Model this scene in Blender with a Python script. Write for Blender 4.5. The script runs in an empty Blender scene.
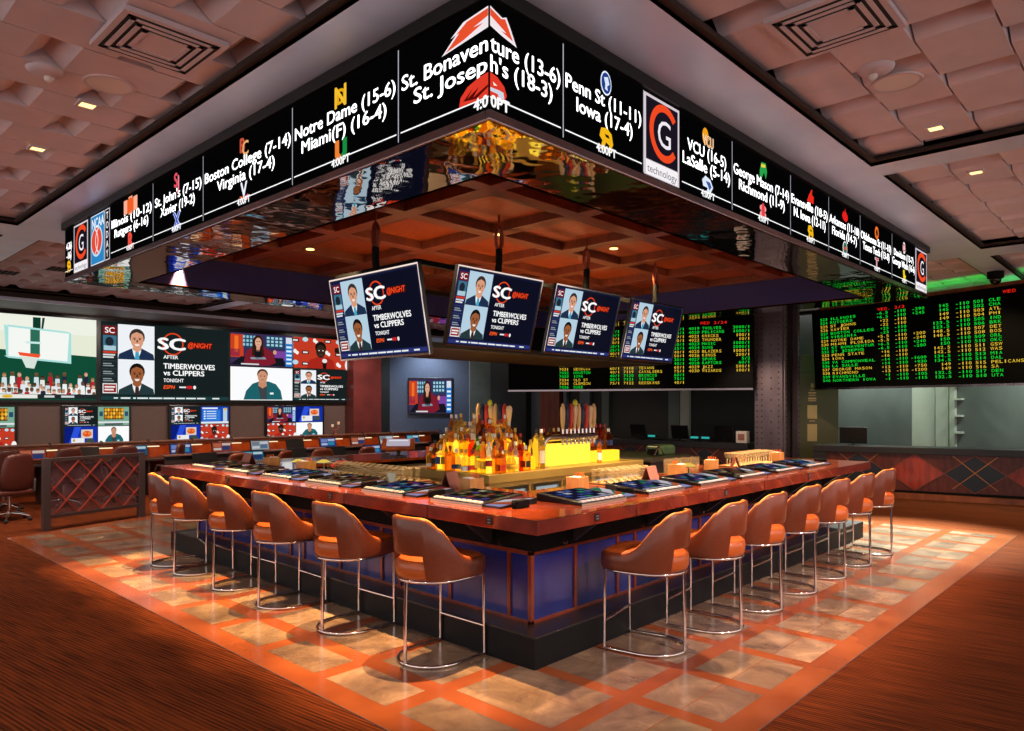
import bpy, bmesh, math, random
from mathutils import Vector, Matrix
R = random.Random(11)
C = bpy.context.scene.collection
PI = math.pi
rad = math.radians
WM = {}

# ------------------------------------------------------------------ materials
def lin(c):
    if isinstance(c, str):
        c = tuple(int(c[i:i + 2], 16) for i in (1, 3, 5))
    return tuple(((v / 255) / 12.92 if v / 255 <= .04045 else (((v / 255) + .055) / 1.055) ** 2.4) for v in c)

MATS = {}
def mat(name, col=(128, 128, 128), rough=.5, metal=0., spec=.5, em=None, es=1., trans=0., ior=1.45,
        noise=None, bump=None, coat=0., mix=None):
    """noise=(scale, second colour, (sx,sy,sz) stretch, detail); bump=(scale, strength, distance)"""
    if name in MATS: return MATS[name]
    m = bpy.data.materials.new(name); m.use_nodes = True
    nt = m.node_tree; b = nt.nodes['Principled BSDF']
    b.inputs['Base Color'].default_value = (*lin(col), 1)
    b.inputs['Roughness'].default_value = rough
    b.inputs['Metallic'].default_value = metal
    b.inputs['Specular IOR Level'].default_value = spec
    b.inputs['IOR'].default_value = ior
    b.inputs['Transmission Weight'].default_value = trans
    b.inputs['Coat Weight'].default_value = coat
    if em is not None:
        b.inputs['Emission Color'].default_value = (*lin(em), 1)
        b.inputs['Emission Strength'].default_value = es
    if noise or bump:
        tc = nt.nodes.new('ShaderNodeTexCoord')
        def tex(scale, st=(1, 1, 1), detail=4):
            mp = nt.nodes.new('ShaderNodeMapping'); mp.inputs['Scale'].default_value = st
            n = nt.nodes.new('ShaderNodeTexNoise'); n.inputs['Scale'].default_value = scale
            n.inputs['Detail'].default_value = detail
            nt.links.new(tc.outputs['Object'], mp.inputs['Vector']); nt.links.new(mp.outputs['Vector'], n.inputs['Vector'])
            return n
        if noise:
            n = tex(noise[0], noise[2] if len(noise) > 2 else (1, 1, 1), noise[3] if len(noise) > 3 else 4)
            cr = nt.nodes.new('ShaderNodeValToRGB')
            lo, hi = (noise[4] if len(noise) > 4 else (.35, .65))
            cr.color_ramp.elements[0].position = lo; cr.color_ramp.elements[0].color = (*lin(col), 1)
            cr.color_ramp.elements[1].position = hi; cr.color_ramp.elements[1].color = (*lin(noise[1]), 1)
            nt.links.new(n.outputs['Fac'], cr.inputs['Fac']); nt.links.new(cr.outputs['Color'], b.inputs['Base Color'])
        if bump:
            n = tex(bump[0], bump[3] if len(bump) > 3 else (1, 1, 1))
            bp = nt.nodes.new('ShaderNodeBump'); bp.inputs['Strength'].default_value = bump[1]
            bp.inputs['Distance'].default_value = bump[2]
            nt.links.new(n.outputs['Fac'], bp.inputs['Height']); nt.links.new(bp.outputs['Normal'], b.inputs['Normal'])
    MATS[name] = m
    return m

def em(col, s=1.0, rough=.35):
    if isinstance(col, str): key = col
    else: key = '#%02x%02x%02x' % tuple(int(v) for v in col)
    return mat('glow_%s_%g' % (key, s), (2, 2, 2), rough, spec=.0, em=key, es=s)

M = lambda k: MATS[k]
mat('black', (10, 9, 10), .45)
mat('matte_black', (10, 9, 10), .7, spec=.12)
mat('board_black', (4, 4, 4), .6, spec=.06)
mat('screen_black', (4, 4, 5), .12)
mat('bezel', (16, 16, 18), .3)
mat('chrome', (215, 205, 200), .1, 1.)
mat('steel', (165, 155, 135), .28, 1., bump=(60, .05, .002))
mat('satin_metal', (200, 210, 236), .38, .3, noise=(1.4, (216, 225, 248), (1, 1, 1), 3), bump=(3, .12, .02))
mat('mirror', (205, 196, 190), .035, 1., bump=(.75, .17, .12))
mat('rim_metal', (135, 125, 130), .22, 1., bump=(2.5, .3, .03))
mat('leather', (92, 42, 22), .34, noise=(90, (104, 48, 26), (1, 1, 1), 2), bump=(160, .25, .002), coat=.15)
mat('leather_seat', (150, 70, 26), .36, noise=(70, (160, 78, 31), (1, 1, 1), 2), bump=(160, .25, .002), coat=.15)
mat('piping', (215, 150, 60), .5)
mat('dark_leather', (62, 28, 22), .38, noise=(40, (74, 34, 28)), bump=(120, .2, .002))
mat('brown_leather', (104, 50, 32), .34, noise=(40, (116, 58, 38)), bump=(120, .2, .002))
mat('plinth_stone', (7, 7, 9), .5, spec=.2, noise=(120, (14, 14, 17)))
mat('plinth_top', (32, 25, 24), .3, noise=(80, (44, 36, 33)))
mat('blue_panel', (38, 46, 122), .16, spec=.6, noise=(2.0, (25, 29, 84)))
mat('copper_wood', (126, 50, 26), .28, .25, noise=(9, (104, 38, 20), (1, 1, 1)), coat=.3)
mat('fascia', (140, 56, 40), .25, .45, noise=(5, (112, 42, 32)), bump=(5, .08, .01), coat=.4)
mat('bar_top', (128, 54, 26), .13, noise=(7, (100, 40, 20), (1, 1, 1)), coat=.6)
mat('canopy_wood', (126, 66, 38), .4, noise=(5, (106, 52, 30), (1, 6, 1)))
mat('coffer_panel', (150, 68, 26), .4, noise=(6, (122, 50, 18), (6, 1, 1)))
mat('coffer_shade', (42, 22, 18), .4)
mat('navy_wall', (50, 47, 110), .5)
mat('ceiling_tile', (200, 184, 190), .6, noise=(6, (207, 191, 196)))
mat('ceiling_gap', (40, 24, 20), .7)
mat('wood_band', (132, 72, 40), .2, noise=(2.2, (116, 59, 32), (1, 1, 1), 2), spec=.7)
mat('tv_wall', (74, 58, 54), .6, noise=(30, (82, 66, 60)))
mat('dark_wall', (26, 29, 27), .55, noise=(2, (20, 22, 21)))
mat('green_wall', (100, 106, 102), .5, noise=(1.1, (82, 88, 86), (1, 1, .6)))
mat('pale_pilaster', (176, 180, 168), .5, noise=(2, (160, 165, 155), (1, 1, .5)))
mat('grey_panel', (92, 100, 108), .5)
mat('blue_wall', (70, 80, 98), .6, noise=(24, (62, 72, 90)))
mat('oxblood', (98, 44, 40), .3, noise=(2, (80, 36, 34)), coat=.4)
mat('rust_wood', (142, 72, 40), .35, noise=(6, (112, 52, 28), (1, 1, .2)))
mat('red_wood', (158, 48, 27), .35, noise=(10, (120, 34, 20), (1, 1, .25)), coat=.2)
mat('dark_red_wood', (92, 33, 22), .4, noise=(16, (66, 22, 15), (1, 1, .3)))
mat('navy_inlay', (24, 32, 44), .4)
mat('brass_line', (168, 110, 64), .3, .8)
mat('rust_line', (118, 62, 48), .35, .5)
mat('counter_stone', (27, 23, 26), .4, noise=(40, (35, 29, 31)))
mat('column_steel', (108, 95, 104), .42, .6, noise=(3, (88, 76, 84), (1, 1, .4)), bump=(14, .1, .01))
mat('greenish_steel', (92, 102, 98), .45, .4, noise=(2, (80, 90, 86)))
mat('bronze_sign', (86, 80, 60), .5, .3)
mat('brass', (168, 142, 96), .4, .7)
mat('console_wood', (150, 66, 26), .3, noise=(5, (124, 50, 20), (1, 1, 1)), coat=.3)
mat('console_dark', (44, 34, 34), .4)
mat('ledge_cap', (120, 86, 76), .25, .3)
mat('lattice_red', (156, 68, 56), .35, .3)
mat('lattice_frame', (76, 62, 62), .35, .4)
mat('mesh_infill', (104, 76, 86), .5); MATS['mesh_infill'].node_tree.nodes['Principled BSDF'].inputs['Alpha'].default_value = .42
mat('tan_wood', (190, 140, 78), .45, noise=(12, (168, 118, 60), (1, 1, .3)))
mat('paper', (235, 232, 225), .6)
mat('orange_plastic', (226, 106, 30), .4)
mat('button_white', (150, 150, 160), .3)
mat('panel_amber', (198, 118, 44), .4, noise=(3, (180, 98, 36)))
mat('gold_panel', (178, 146, 78), .35, .35)
mat('glass', (252, 224, 160), .06, spec=.8); MATS['glass'].node_tree.nodes['Principled BSDF'].inputs['Alpha'].default_value = .07
mat('glass_glint', (255, 226, 160), .1, spec=.8); MATS['glass_glint'].node_tree.nodes['Principled BSDF'].inputs['Alpha'].default_value = .5  # denser pale yellow imitates glints on rims and bases
mat('plate_white', (216, 206, 200), .5)
mat('fixture', (200, 184, 190), .6)
mat('slot', (22, 16, 15), .8)
mat('warm_lamp', (255, 220, 150), .4, em='#ffd58a', es=2.2)
mat('green_strip', (20, 120, 40), .4, em='#22ff50', es=18)
mat('rubber', (18, 17, 17), .7)
mat('coil', (128, 58, 36), .5, .1)
mat('green_lit_case', (72, 96, 66), .35)  # green light on the case is put into its colour

# stone slabs of the floor: mottled, each slab a little different
def slab_material():
    m = bpy.data.materials.new('stone_slab'); m.use_nodes = True
    nt = m.node_tree; b = nt.nodes['Principled BSDF']; N = nt.nodes.new; L = nt.links.new
    tc = N('ShaderNodeTexCoord'); n = N('ShaderNodeTexNoise'); n.inputs['Scale'].default_value = 3.2; n.inputs['Detail'].default_value = 7
    n.inputs['Roughness'].default_value = .62; n.inputs['Distortion'].default_value = .6
    L(tc.outputs['Object'], n.inputs['Vector'])
    cr = N('ShaderNodeValToRGB'); e = cr.color_ramp.elements
    e[0].position = .3; e[0].color = (*lin((112, 92, 80)), 1); e[1].position = .7; e[1].color = (*lin((184, 156, 128)), 1)
    x = e.new(.52); x.color = (*lin((150, 126, 106)), 1)
    L(n.outputs['Fac'], cr.inputs['Fac'])
    at = N('ShaderNodeAttribute'); at.attribute_name = 'tone'
    mx = N('ShaderNodeMix'); mx.data_type = 'RGBA'; mx.blend_type = 'MULTIPLY'; mx.inputs['Factor'].default_value = 1
    L(cr.outputs['Color'], mx.inputs['A']); L(at.outputs['Color'], mx.inputs['B']); L(mx.outputs['Result'], b.inputs['Base Color'])
    b.inputs['Roughness'].default_value = .19; b.inputs['Specular IOR Level'].default_value = .75
    bp = N('ShaderNodeBump'); bp.inputs['Strength'].default_value = .08; bp.inputs['Distance'].default_value = .01
    L(n.outputs['Fac'], bp.inputs['Height']); L(bp.outputs['Normal'], b.inputs['Normal'])
    MATS['stone_slab'] = m
slab_material()
# carpet: fine broken stripes woven at a slight angle to the stone floor
def carpet_material():
    m = bpy.data.materials.new('carpet'); m.use_nodes = True
    nt = m.node_tree; b = nt.nodes['Principled BSDF']; N = nt.nodes.new; L = nt.links.new
    tc = N('ShaderNodeTexCoord'); r = N('ShaderNodeMapping'); r.inputs['Rotation'].default_value = (0, 0, rad(-7.5))
    L(tc.outputs['Object'], r.inputs['Vector'])
    def nz(sc, det):
        p = N('ShaderNodeMapping'); p.inputs['Scale'].default_value = sc; L(r.outputs['Vector'], p.inputs['Vector'])
        n = N('ShaderNodeTexNoise'); n.inputs['Scale'].default_value = 1; n.inputs['Detail'].default_value = det; L(p.outputs['Vector'], n.inputs['Vector']); return n
    n1 = nz((60, 2.2, 1), 2); n2 = nz((3.2, .6, 1), 3)
    w = N('ShaderNodeTexWave'); w.wave_type = 'BANDS'; w.bands_direction = 'X'; w.inputs['Scale'].default_value = 11; w.inputs['Distortion'].default_value = .5; w.inputs['Detail'].default_value = 1
    L(r.outputs['Vector'], w.inputs['Vector'])
    a = N('ShaderNodeMath'); a.operation = 'MULTIPLY_ADD'; a.inputs[1].default_value = .3; L(w.outputs['Fac'], a.inputs[0]); L(n1.outputs['Fac'], a.inputs[2])
    a2 = N('ShaderNodeMath'); a2.operation = 'MULTIPLY_ADD'; a2.inputs[1].default_value = .25; L(n2.outputs['Fac'], a2.inputs[0]); L(a.outputs[0], a2.inputs[2])
    cr = N('ShaderNodeValToRGB'); e = cr.color_ramp.elements
    e[0].position = .52; e[0].color = (*lin((47, 21, 10)), 1); e[1].position = .98; e[1].color = (*lin((100, 47, 21)), 1)
    L(a2.outputs[0], cr.inputs['Fac']); L(cr.outputs['Color'], b.inputs['Base Color'])
    b.inputs['Roughness'].default_value = .95; b.inputs['Specular IOR Level'].default_value = .05
    bp = N('ShaderNodeBump'); bp.inputs['Strength'].default_value = .4; bp.inputs['Distance'].default_value = .01; L(a.outputs[0], bp.inputs['Height']); L(bp.outputs['Normal'], b.inputs['Normal'])
    MATS['carpet'] = m
carpet_material()

# ------------------------------------------------------------------ mesh builder
class MB:
    def __init__(s): s.v = []; s.f = []; s.mi = []; s.mats = []; s.mat = None
    def use(s, m):
        if isinstance(m, str): m = MATS[m]
        if m not in s.mats: s.mats.append(m)
        s.mat = s.mats.index(m); return s
    def add(s, vs, fs):
        o = len(s.v); s.v += [tuple(v) for v in vs]
        for f in fs: s.f.append(tuple(i + o for i in f)); s.mi.append(s.mat)
        return s
    def box(s, x0, x1, y0, y1, z0, z1):
        vs = [(x, y, z) for z in (z0, z1) for y in (y0, y1) for x in (x0, x1)]
        return s.add(vs, [(0, 2, 3, 1), (4, 5, 7, 6), (0, 1, 5, 4), (2, 6, 7, 3), (0, 4, 6, 2), (1, 3, 7, 5)])
    def hexa(s, b, t):
        return s.add(list(b) + list(t), [(3, 2, 1, 0), (4, 5, 6, 7), (0, 1, 5, 4), (1, 2, 6, 5), (2, 3, 7, 6), (3, 0, 4, 7)])
    def quad(s, *p): return s.add(p, [tuple(range(len(p)))])
    def prism(s, pts, z0, z1):
        n = len(pts)
        vs = [(x, y, z0) for x, y in pts] + [(x, y, z1) for x, y in pts]
        return s.add(vs, [tuple(range(n - 1, -1, -1)), tuple(range(n, 2 * n))] + [(i, (i + 1) % n, n + (i + 1) % n, n + i) for i in range(n)])
    def lathe(s, prof, c=(0, 0, 0), n=16, caps=True):
        k = len(prof); vs = []
        for j in range(n):
            a = 2 * PI * j / n
            vs += [(c[0] + r * math.cos(a), c[1] + r * math.sin(a), c[2] + z) for r, z in prof]
        fs = [(j * k + i, ((j + 1) % n) * k + i, ((j + 1) % n) * k + i + 1, j * k + i + 1) for j in range(n) for i in range(k - 1)]
        if caps:
            fs.append(tuple(j * k for j in range(n - 1, -1, -1))); fs.append(tuple(j * k + k - 1 for j in range(n)))
        return s.add(vs, fs)
    def tube(s, pts, r, n=10, closed=False):
        P = [Vector(p) for p in pts]; m = len(P); vs = []; up = None
        for i, p in enumerate(P):
            a = P[i - 1] if (i or closed) else p; b = P[(i + 1) % m] if (i < m - 1 or closed) else p
            t = (b - a).normalized()
            if up is None:
                up = Vector((0, 0, 1)) if abs(t.z) < .9 else Vector((1, 0, 0))
            u = t.cross(up)
            if u.length < 1e-4: u = t.cross(Vector((0, 1, 0)))
            u.normalize(); w = u.cross(t).normalized(); up = w
            rr = r[i] if isinstance(r, (list, tuple)) else r
            vs += [p + (u * math.cos(2 * PI * j / n) + w * math.sin(2 * PI * j / n)) * rr for j in range(n)]
        fs = []
        for i in range(m if closed else m - 1):
            q = (i + 1) % m
            fs += [(i * n + j, i * n + (j + 1) % n, q * n + (j + 1) % n, q * n + j) for j in range(n)]
        if not closed:
            fs += [tuple(range(n - 1, -1, -1)), tuple((m - 1) * n + j for j in range(n))]
        return s.add(vs, fs)
    def bar(s, p, q, w, h, up=(0, 0, 1)):
        p, q, up = Vector(p), Vector(q), Vector(up); t = (q - p).normalized()
        u = t.cross(up).normalized() * w / 2; v = u.cross(t).normalized() * h / 2
        return s.hexa([p - u - v, p + u - v, p + u + v, p - u + v], [q - u - v, q + u - v, q + u + v, q - u + v])
    def ball(s, c, r, n=8, k=5, sz=1.):
        prof = [(max(1e-4, r * math.sin(PI * i / k)), -r * sz * math.cos(PI * i / k)) for i in range(k + 1)]
        return s.lathe(prof, c, n, caps=False)
    def build(s, name, parent=None, smooth=None, bevel=0, seg=2, sub=0, world=True):
        me = bpy.data.meshes.new(name)
        vs = s.v
        if parent is not None and world and parent in WM:
            inv = WM[parent].inverted(); vs = [inv @ Vector(v) for v in vs]
        me.from_pydata([tuple(v) for v in vs], [], s.f)
        for m in s.mats: me.materials.append(m)
        for p, i in zip(me.polygons, s.mi): p.material_index = i
        bm = bmesh.new(); bm.from_mesh(me); bmesh.ops.recalc_face_normals(bm, faces=bm.faces); bm.to_mesh(me); bm.free()
        o = bpy.data.objects.new(name, me); C.objects.link(o)
        if parent is not None:
            o.parent = parent
            if world and parent in WM: WM[o] = WM[parent]
        if smooth:
            for p in me.polygons: p.use_smooth = True
            me.set_sharp_from_angle(angle=rad(smooth))
        if bevel:
            b = o.modifiers.new('b', 'BEVEL'); b.width = bevel; b.segments = seg; b.limit_method = 'ANGLE'; b.angle_limit = rad(40)
        if sub:
            b = o.modifiers.new('s', 'SUBSURF'); b.levels = sub; b.render_levels = sub
        return o

def mb(m): return MB().use(m)
def tag(o, label, cat, group=None):
    o['label'] = label; o['category'] = cat
    if group: o['group'] = group
    return o
def struct(o):
    o['kind'] = 'structure'; return o
def thing(name, label, cat, loc=(0, 0, 0), rz=0., group=None):
    o = bpy.data.objects.new(name, None); C.objects.link(o); o.empty_display_size = .1
    o.location = loc; o.rotation_euler = (0, 0, rz)
    WM[o] = Matrix.Translation(loc) @ Matrix.Rotation(rz, 4, 'Z')
    return tag(o, label, cat, group)
def dup(root, loc, rz=0., label=None, group=None):
    def cp(o, par):
        c = o.copy(); C.objects.link(c)
        if par is not None: c.parent = par
        for ch in [k for k in KIDS.get(o, [])]: cp(ch, c)
        return c
    for ch in root.children_recursive: KIDS.setdefault(ch.parent, [])
    if root not in DONE:
        DONE.add(root)
        for ch in root.children_recursive: KIDS.setdefault(ch.parent, []).append(ch)
    r = cp(root, None); r.location = loc; r.rotation_euler = (0, 0, rz)
    if label: r['label'] = label
    if group: r['group'] = group
    return r
KIDS = {}; DONE = set()

# ------------------------------------------------------------------ flat pictures and lettering
TG = {}
def glyphs(s, bold=0., shear=0.):
    k = (s, bold, shear)
    if k in TG: return TG[k]
    cu = bpy.data.curves.new('t', 'FONT'); cu.body = s; cu.shear = shear; cu.resolution_u = 3
    o = bpy.data.objects.new('t', cu); C.objects.link(o)
    dg = bpy.context.evaluated_depsgraph_get(); me = o.evaluated_get(dg).to_mesh()
    vs = [(v.co.x, v.co.y) for v in me.vertices]; fs = [tuple(p.vertices) for p in me.polygons]
    o.evaluated_get(dg).to_mesh_clear(); bpy.data.objects.remove(o); bpy.data.curves.remove(cu)
    x0 = min(v[0] for v in vs); x1 = max(v[0] for v in vs)
    vs = [(x - x0, y) for x, y in vs]
    if bold:
        n = len(vs); b = bold * .8; f0 = list(fs); v0 = list(vs); vs = []; fs = []
        for i, (dx, dy) in enumerate([(-b, 0), (b, 0), (0, b * .7), (0, -b * .7)]):
            vs += [(x + dx, y + dy) for x, y in v0]; fs += [tuple(j + i * n for j in f) for f in f0]
    TG[k] = (vs, fs, x1 - x0); return TG[k]
CAP = .69
class Canvas:
    """flat artwork lying on a surface: x to the right, y downwards, in metres; layers stack outwards"""
    def __init__(s, eps=.0012): s.b = MB(); s.eps = eps
    def poly(s, pts, col, l=1, st=1.):
        s.b.use(col if not isinstance(col, (str, tuple)) or col in MATS else em(col, st)); s.b.add([(x, y, l) for x, y in pts], [tuple(range(len(pts)))]); return s
    def rect(s, x0, y0, x1, y1, col, l=1, st=1.): return s.poly([(x0, y0), (x1, y0), (x1, y1), (x0, y1)], col, l, st)
    def oval(s, cx, cy, rx, ry, col, l=1, n=20, a0=0., a1=360., st=1.):
        return s.poly([(cx + rx * math.cos(rad(a0 + (a1 - a0) * i / n)), cy + ry * math.sin(rad(a0 + (a1 - a0) * i / n))) for i in range(n + (a1 - a0 < 360))], col, l, st)
    def arc(s, cx, cy, rx, ry, w, col, l=1, a0=0., a1=360., n=24, st=1.):
        for i in range(n):
            p = []
            for k, q in ((i, 0), (i + 1, 0), (i + 1, w), (i, w)):
                a = rad(a0 + (a1 - a0) * k / n); p.append((cx + (rx - q) * math.cos(a), cy + (ry - q) * math.sin(a)))
            s.poly(p, col, l, st)
        return s
    def frame(s, x0, y0, x1, y1, w, col, l=1, st=1.):
        s.rect(x0, y0, x1, y0 + w, col, l, st); s.rect(x0, y1 - w, x1, y1, col, l, st)
        s.rect(x0, y0 + w, x0 + w, y1 - w, col, l, st); return s.rect(x1 - w, y0 + w, x1, y1 - w, col, l, st)
    def text(s, t, x, yc, h, col, l=2, fit=None, al='C', bold=.022, shear=0., st=1.):
        vs, fs, w = glyphs(t, bold, shear); k = h / CAP; kx = k if fit is None else fit / w
        ww = w * kx; x0 = x - ww / 2 if al == 'C' else (x if al == 'L' else x - ww)
        s.b.use(em(col, st) if isinstance(col, (str, tuple)) else col)
        s.b.add([(x0 + a * kx, yc + h / 2 - b * k, l) for a, b in vs], fs); return s
    def mono(s, t, x, yc, h, col, l, pitch, al='L', st=1.):
        x0 = x if al == 'L' else x - pitch * len(t) if al == 'R' else x - pitch * len(t) / 2
        for i, ch in enumerate(t):
            if ch == ' ': continue
            w = pitch * (.24 if ch in '.1I' else .5 if ch in '-+/' else .92 if ch in 'WM' else .74)
            s.text(ch, x0 + (i + .5) * pitch, yc, h, col, l, w, 'C', .012, st=st)
        return s
    def build(s, name, parent, o, u=(1, 0, 0), v=(0, 0, 1), world=True):
        o, u, v = Vector(o), Vector(u).normalized(), Vector(v).normalized(); n = u.cross(v)
        s.b.v = [tuple(o + u * x - v * y + n * (l * s.eps)) for x, y, l in s.b.v]
        return s.b.build(name, parent, world=world)
class Sub:
    """a unit square placed on a canvas"""
    def __init__(s, c, x, y, w, h, l=1): s.c, s.x, s.y, s.w, s.h, s.l = c, x, y, w, h, l
    def P(s, pts): return [(s.x + a * s.w, s.y + b * s.h) for a, b in pts]
    def poly(s, pts, col, l=0): s.c.poly(s.P(pts), col, s.l + l); return s
    def rect(s, a, b, c, d, col, l=0): return s.poly([(a, b), (c, b), (c, d), (a, d)], col, l)
    def oval(s, a, b, ra, rb, col, l=0, n=16): s.c.oval(s.x + a * s.w, s.y + b * s.h, ra * s.w, rb * s.h, col, s.l + l, n); return s
    def text(s, t, a, b, h, col, l=0, fit=None, al='C', bold=.022, shear=0.):
        s.c.text(t, s.x + a * s.w, s.y + b * s.h, h * s.h, col, s.l + l, fit * s.w if fit else None, al, bold, shear); return s
    def sub(s, a, b, w, h, l=0): return Sub(s.c, s.x + a * s.w, s.y + b * s.h, w * s.w, h * s.h, s.l + l)

def pic_portrait(p, skin, hair, suit, shirt, tie, bg='#e8eef4', big=1., bald=False):
    p.rect(0, 0, 1, 1, bg)
    p.poly([(.0, 1), (.03, .86), (.3, .72), (.42, .66), (.62, .66), (.74, .72), (.97, .84), (1, 1)], suit, 1)
    p.poly([(.38, .68), (.64, .68), (.6, .84), (.53, 1), (.47, 1), (.41, .84)], shirt, 2)
    p.poly([(.47, .78), (.56, .78), (.58, 1), (.45, 1)], tie, 3)
    p.poly([(.4, .55), (.63, .55), (.63, .72), (.515, .8), (.4, .72)], skin, 3)
    if not bald: p.oval(.515, .34, .215, .24, hair, 3)
    p.oval(.515, .42, .18, .27, skin, 4)
    dk = tuple(int(int(skin[i:i + 2], 16) * .45) for i in (1, 3, 5))
    p.poly([(.4, .37), (.48, .365), (.48, .385), (.4, .395)], dk, 5); p.poly([(.55, .365), (.63, .37), (.63, .395), (.55, .385)], dk, 5)
    p.oval(.445, .415, .025, .018, '#20140f', 5); p.oval(.585, .415, .025, .018, '#20140f', 5)
    p.poly([(.505, .42), (.525, .42), (.545, .5), (.485, .5)], dk, 5)
    p.poly([(.44, .55), (.59, .55), (.56, .6), (.515, .615), (.47, .6)], '#f2e6dc', 5)
    if not bald: p.poly([(.33, .33), (.36, .2), (.48, .12), (.62, .16), (.7, .33), (.64, .25), (.5, .2), (.38, .26)], hair, 5)
def pic_sc(p, base='#12201f', side='#1c2628', foot='#1d3a3c', wall='#161f20', bg='#eef2f6'):
    p.rect(0, 0, 1, 1, base)
    p.rect(0, .03, .115, .93, side, 1); p.rect(.015, .05, .11, .16, '#7c1414', 2); p.text('SC', .062, .105, .07, '#f4f4f4', 3)
    p.rect(.015, .17, .11, .36, '#3f6f86', 2); p.oval(.06, .25, .03, .06, '#1d2733', 3); p.rect(.02, .3, .105, .36, '#a8c8d4', 3)
    p.rect(.015, .37, .11, .395, '#d03a22', 2); p.rect(.015, .405, .1, .425, '#d8dcdc', 2); p.rect(.015, .435, .09, .455, '#d8dcdc', 2)
    for y in (.52, .62, .71):
        p.rect(.015, y, .075, y + .014, '#8a9496', 2); p.rect(.015, y + .026, .09, y + .04, '#8a9496', 2); p.rect(.01, y - .03, .112, y - .026, '#46565a', 2)
    p.rect(.012, .775, .113, .9, '#ece6e4', 2); p.rect(.018, .788, .107, .887, '#8e1a18', 3); p.rect(.025, .81, .1, .83, '#f0e4e0', 4); p.rect(.025, .845, .09, .865, '#f0e4e0', 4)
    pic_portrait(p.sub(.12, .02, .27, .44, 1), '#d89a7a', '#3b302c', '#1d2f4c', '#eef2f6', '#3fa3c4', bg)
    pic_portrait(p.sub(.12, .465, .27, .45, 1), '#9a5a34', '#17110f', '#24383c', '#f2f2f0', '#3a2622', bg)
    p.rect(.4, .02, .99, .92, wall, 1)
    p.c.arc(p.x + .535 * p.w, p.y + .235 * p.h, .085 * p.w, .15 * p.h, .011 * p.w, '#e0441c', p.l + 2)
    p.text('SC', .525, .235, .15, '#fbfbfb', 4, fit=.21, bold=.05)
    p.rect(.655, .19, .855, .28, '#4a0e0a', 2); p.text('@NIGHT', .755, .235, .065, '#ff4a22', 4, fit=.2, bold=.03, shear=.15)
    p.text('AFTER', .46, .41, .046, '#f2f2f2', 3, al='L', bold=.03); p.text('TIMBERWOLVES', .46, .53, .07, '#ffffff', 3, fit=.42, al='L', bold=.035)
    p.text('vs CLIPPERS', .46, .62, .066, '#ffffff', 3, fit=.33, al='L', bold=.035); p.text('TONIGHT', .46, .72, .046, '#f2f2f2', 3, al='L', fit=.16, bold=.03)
    p.text('ESPN', .46, .81, .045, '#ff5a1e', 3, al='L', fit=.09, bold=.04, shear=.2)
    p.rect(.585, .8, .64, .82, '#e8e8e8', 3); p.rect(.645, .79, .69, .83, '#c8202a', 3); p.oval(.71, .81, .012, .025, '#f0f0f0', 3)
    p.rect(0, .935, 1, .985, foot, 2); p.rect(.09, .952, .12, .968, '#e6eaea', 3)
    for i, (a, b) in enumerate([(.14, .21), (.23, .25), (.26, .34), (.35, .45), (.46, .55), (.56, .63), (.64, .72), (.73, .8), (.86, .92)]): p.rect(a, .951, b, .97, '#e6eaea', 3)
def pic_woman(p):
    p.rect(0, 0, 1, 1, '#3a2b52'); p.rect(0, .05, .2, .75, '#c8401c', 1); p.rect(.06, .1, .12, .6, '#f0702c', 2)
    p.rect(.17, .04, .42, .45, '#1f3f58', 1); p.rect(.55, .04, .86, .42, '#24405e', 1)
    for i in range(4):
        for j in range(3):
            p.rect(.19 + i * .055, .07 + j * .12, .225 + i * .055, .15 + j * .12, '#8fc4d8', 2); p.rect(.57 + i * .07, .07 + j * .11, .615 + i * .07, .14 + j * .11, '#9fd0e0', 2)
    p.rect(.7, .5, .88, .8, '#7a3f9a', 1); p.rect(.88, .05, 1, .98, '#1f78c8', 1)
    p.rect(.89, .05, .99, .25, '#d8dde8', 2)
    for j in range(5): p.rect(.895, .33 + j * .13, .985, .39 + j * .13, '#e0f0fa', 2)
    p.rect(0, .5, .14, .72, '#9a2a3a', 2); p.poly([(0, .98), (.16, .72), (.84, .72), (.88, .98)], '#14161e', 2)
    p.poly([(.2, .92), (.24, .55), (.36, .4), (.52, .4), (.66, .54), (.72, .88), (.6, .98), (.3, .98)], '#7c1c2c', 3)
    p.oval(.425, .3, .085, .26, '#33190f', 4); p.poly([(.34, .3), (.5, .3), (.53, .68), (.33, .68)], '#33190f', 4)
    p.poly([(.38, .5), (.47, .5), (.5, .78), (.37, .78)], '#15121a', 5); p.oval(.43, .27, .052, .15, '#e0a88a', 6)
    p.poly([(.4, .4), (.46, .4), (.45, .54), (.4, .54)], '#d89a7c', 5); p.oval(.41, .24, .01, .015, '#2a1510', 7); p.oval(.45, .24, .01, .015, '#2a1510', 7); p.rect(.412, .335, .45, .35, '#b03a40', 7)
    p.oval(.7, .55, .03, .07, '#d89a7c', 5); p.poly([(.3, .74), (.54, .72), (.56, .78), (.32, .8)], '#8a98a8', 5)
    p.rect(.16, .93, .44, .97, '#d8d8d8', 5)
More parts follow.
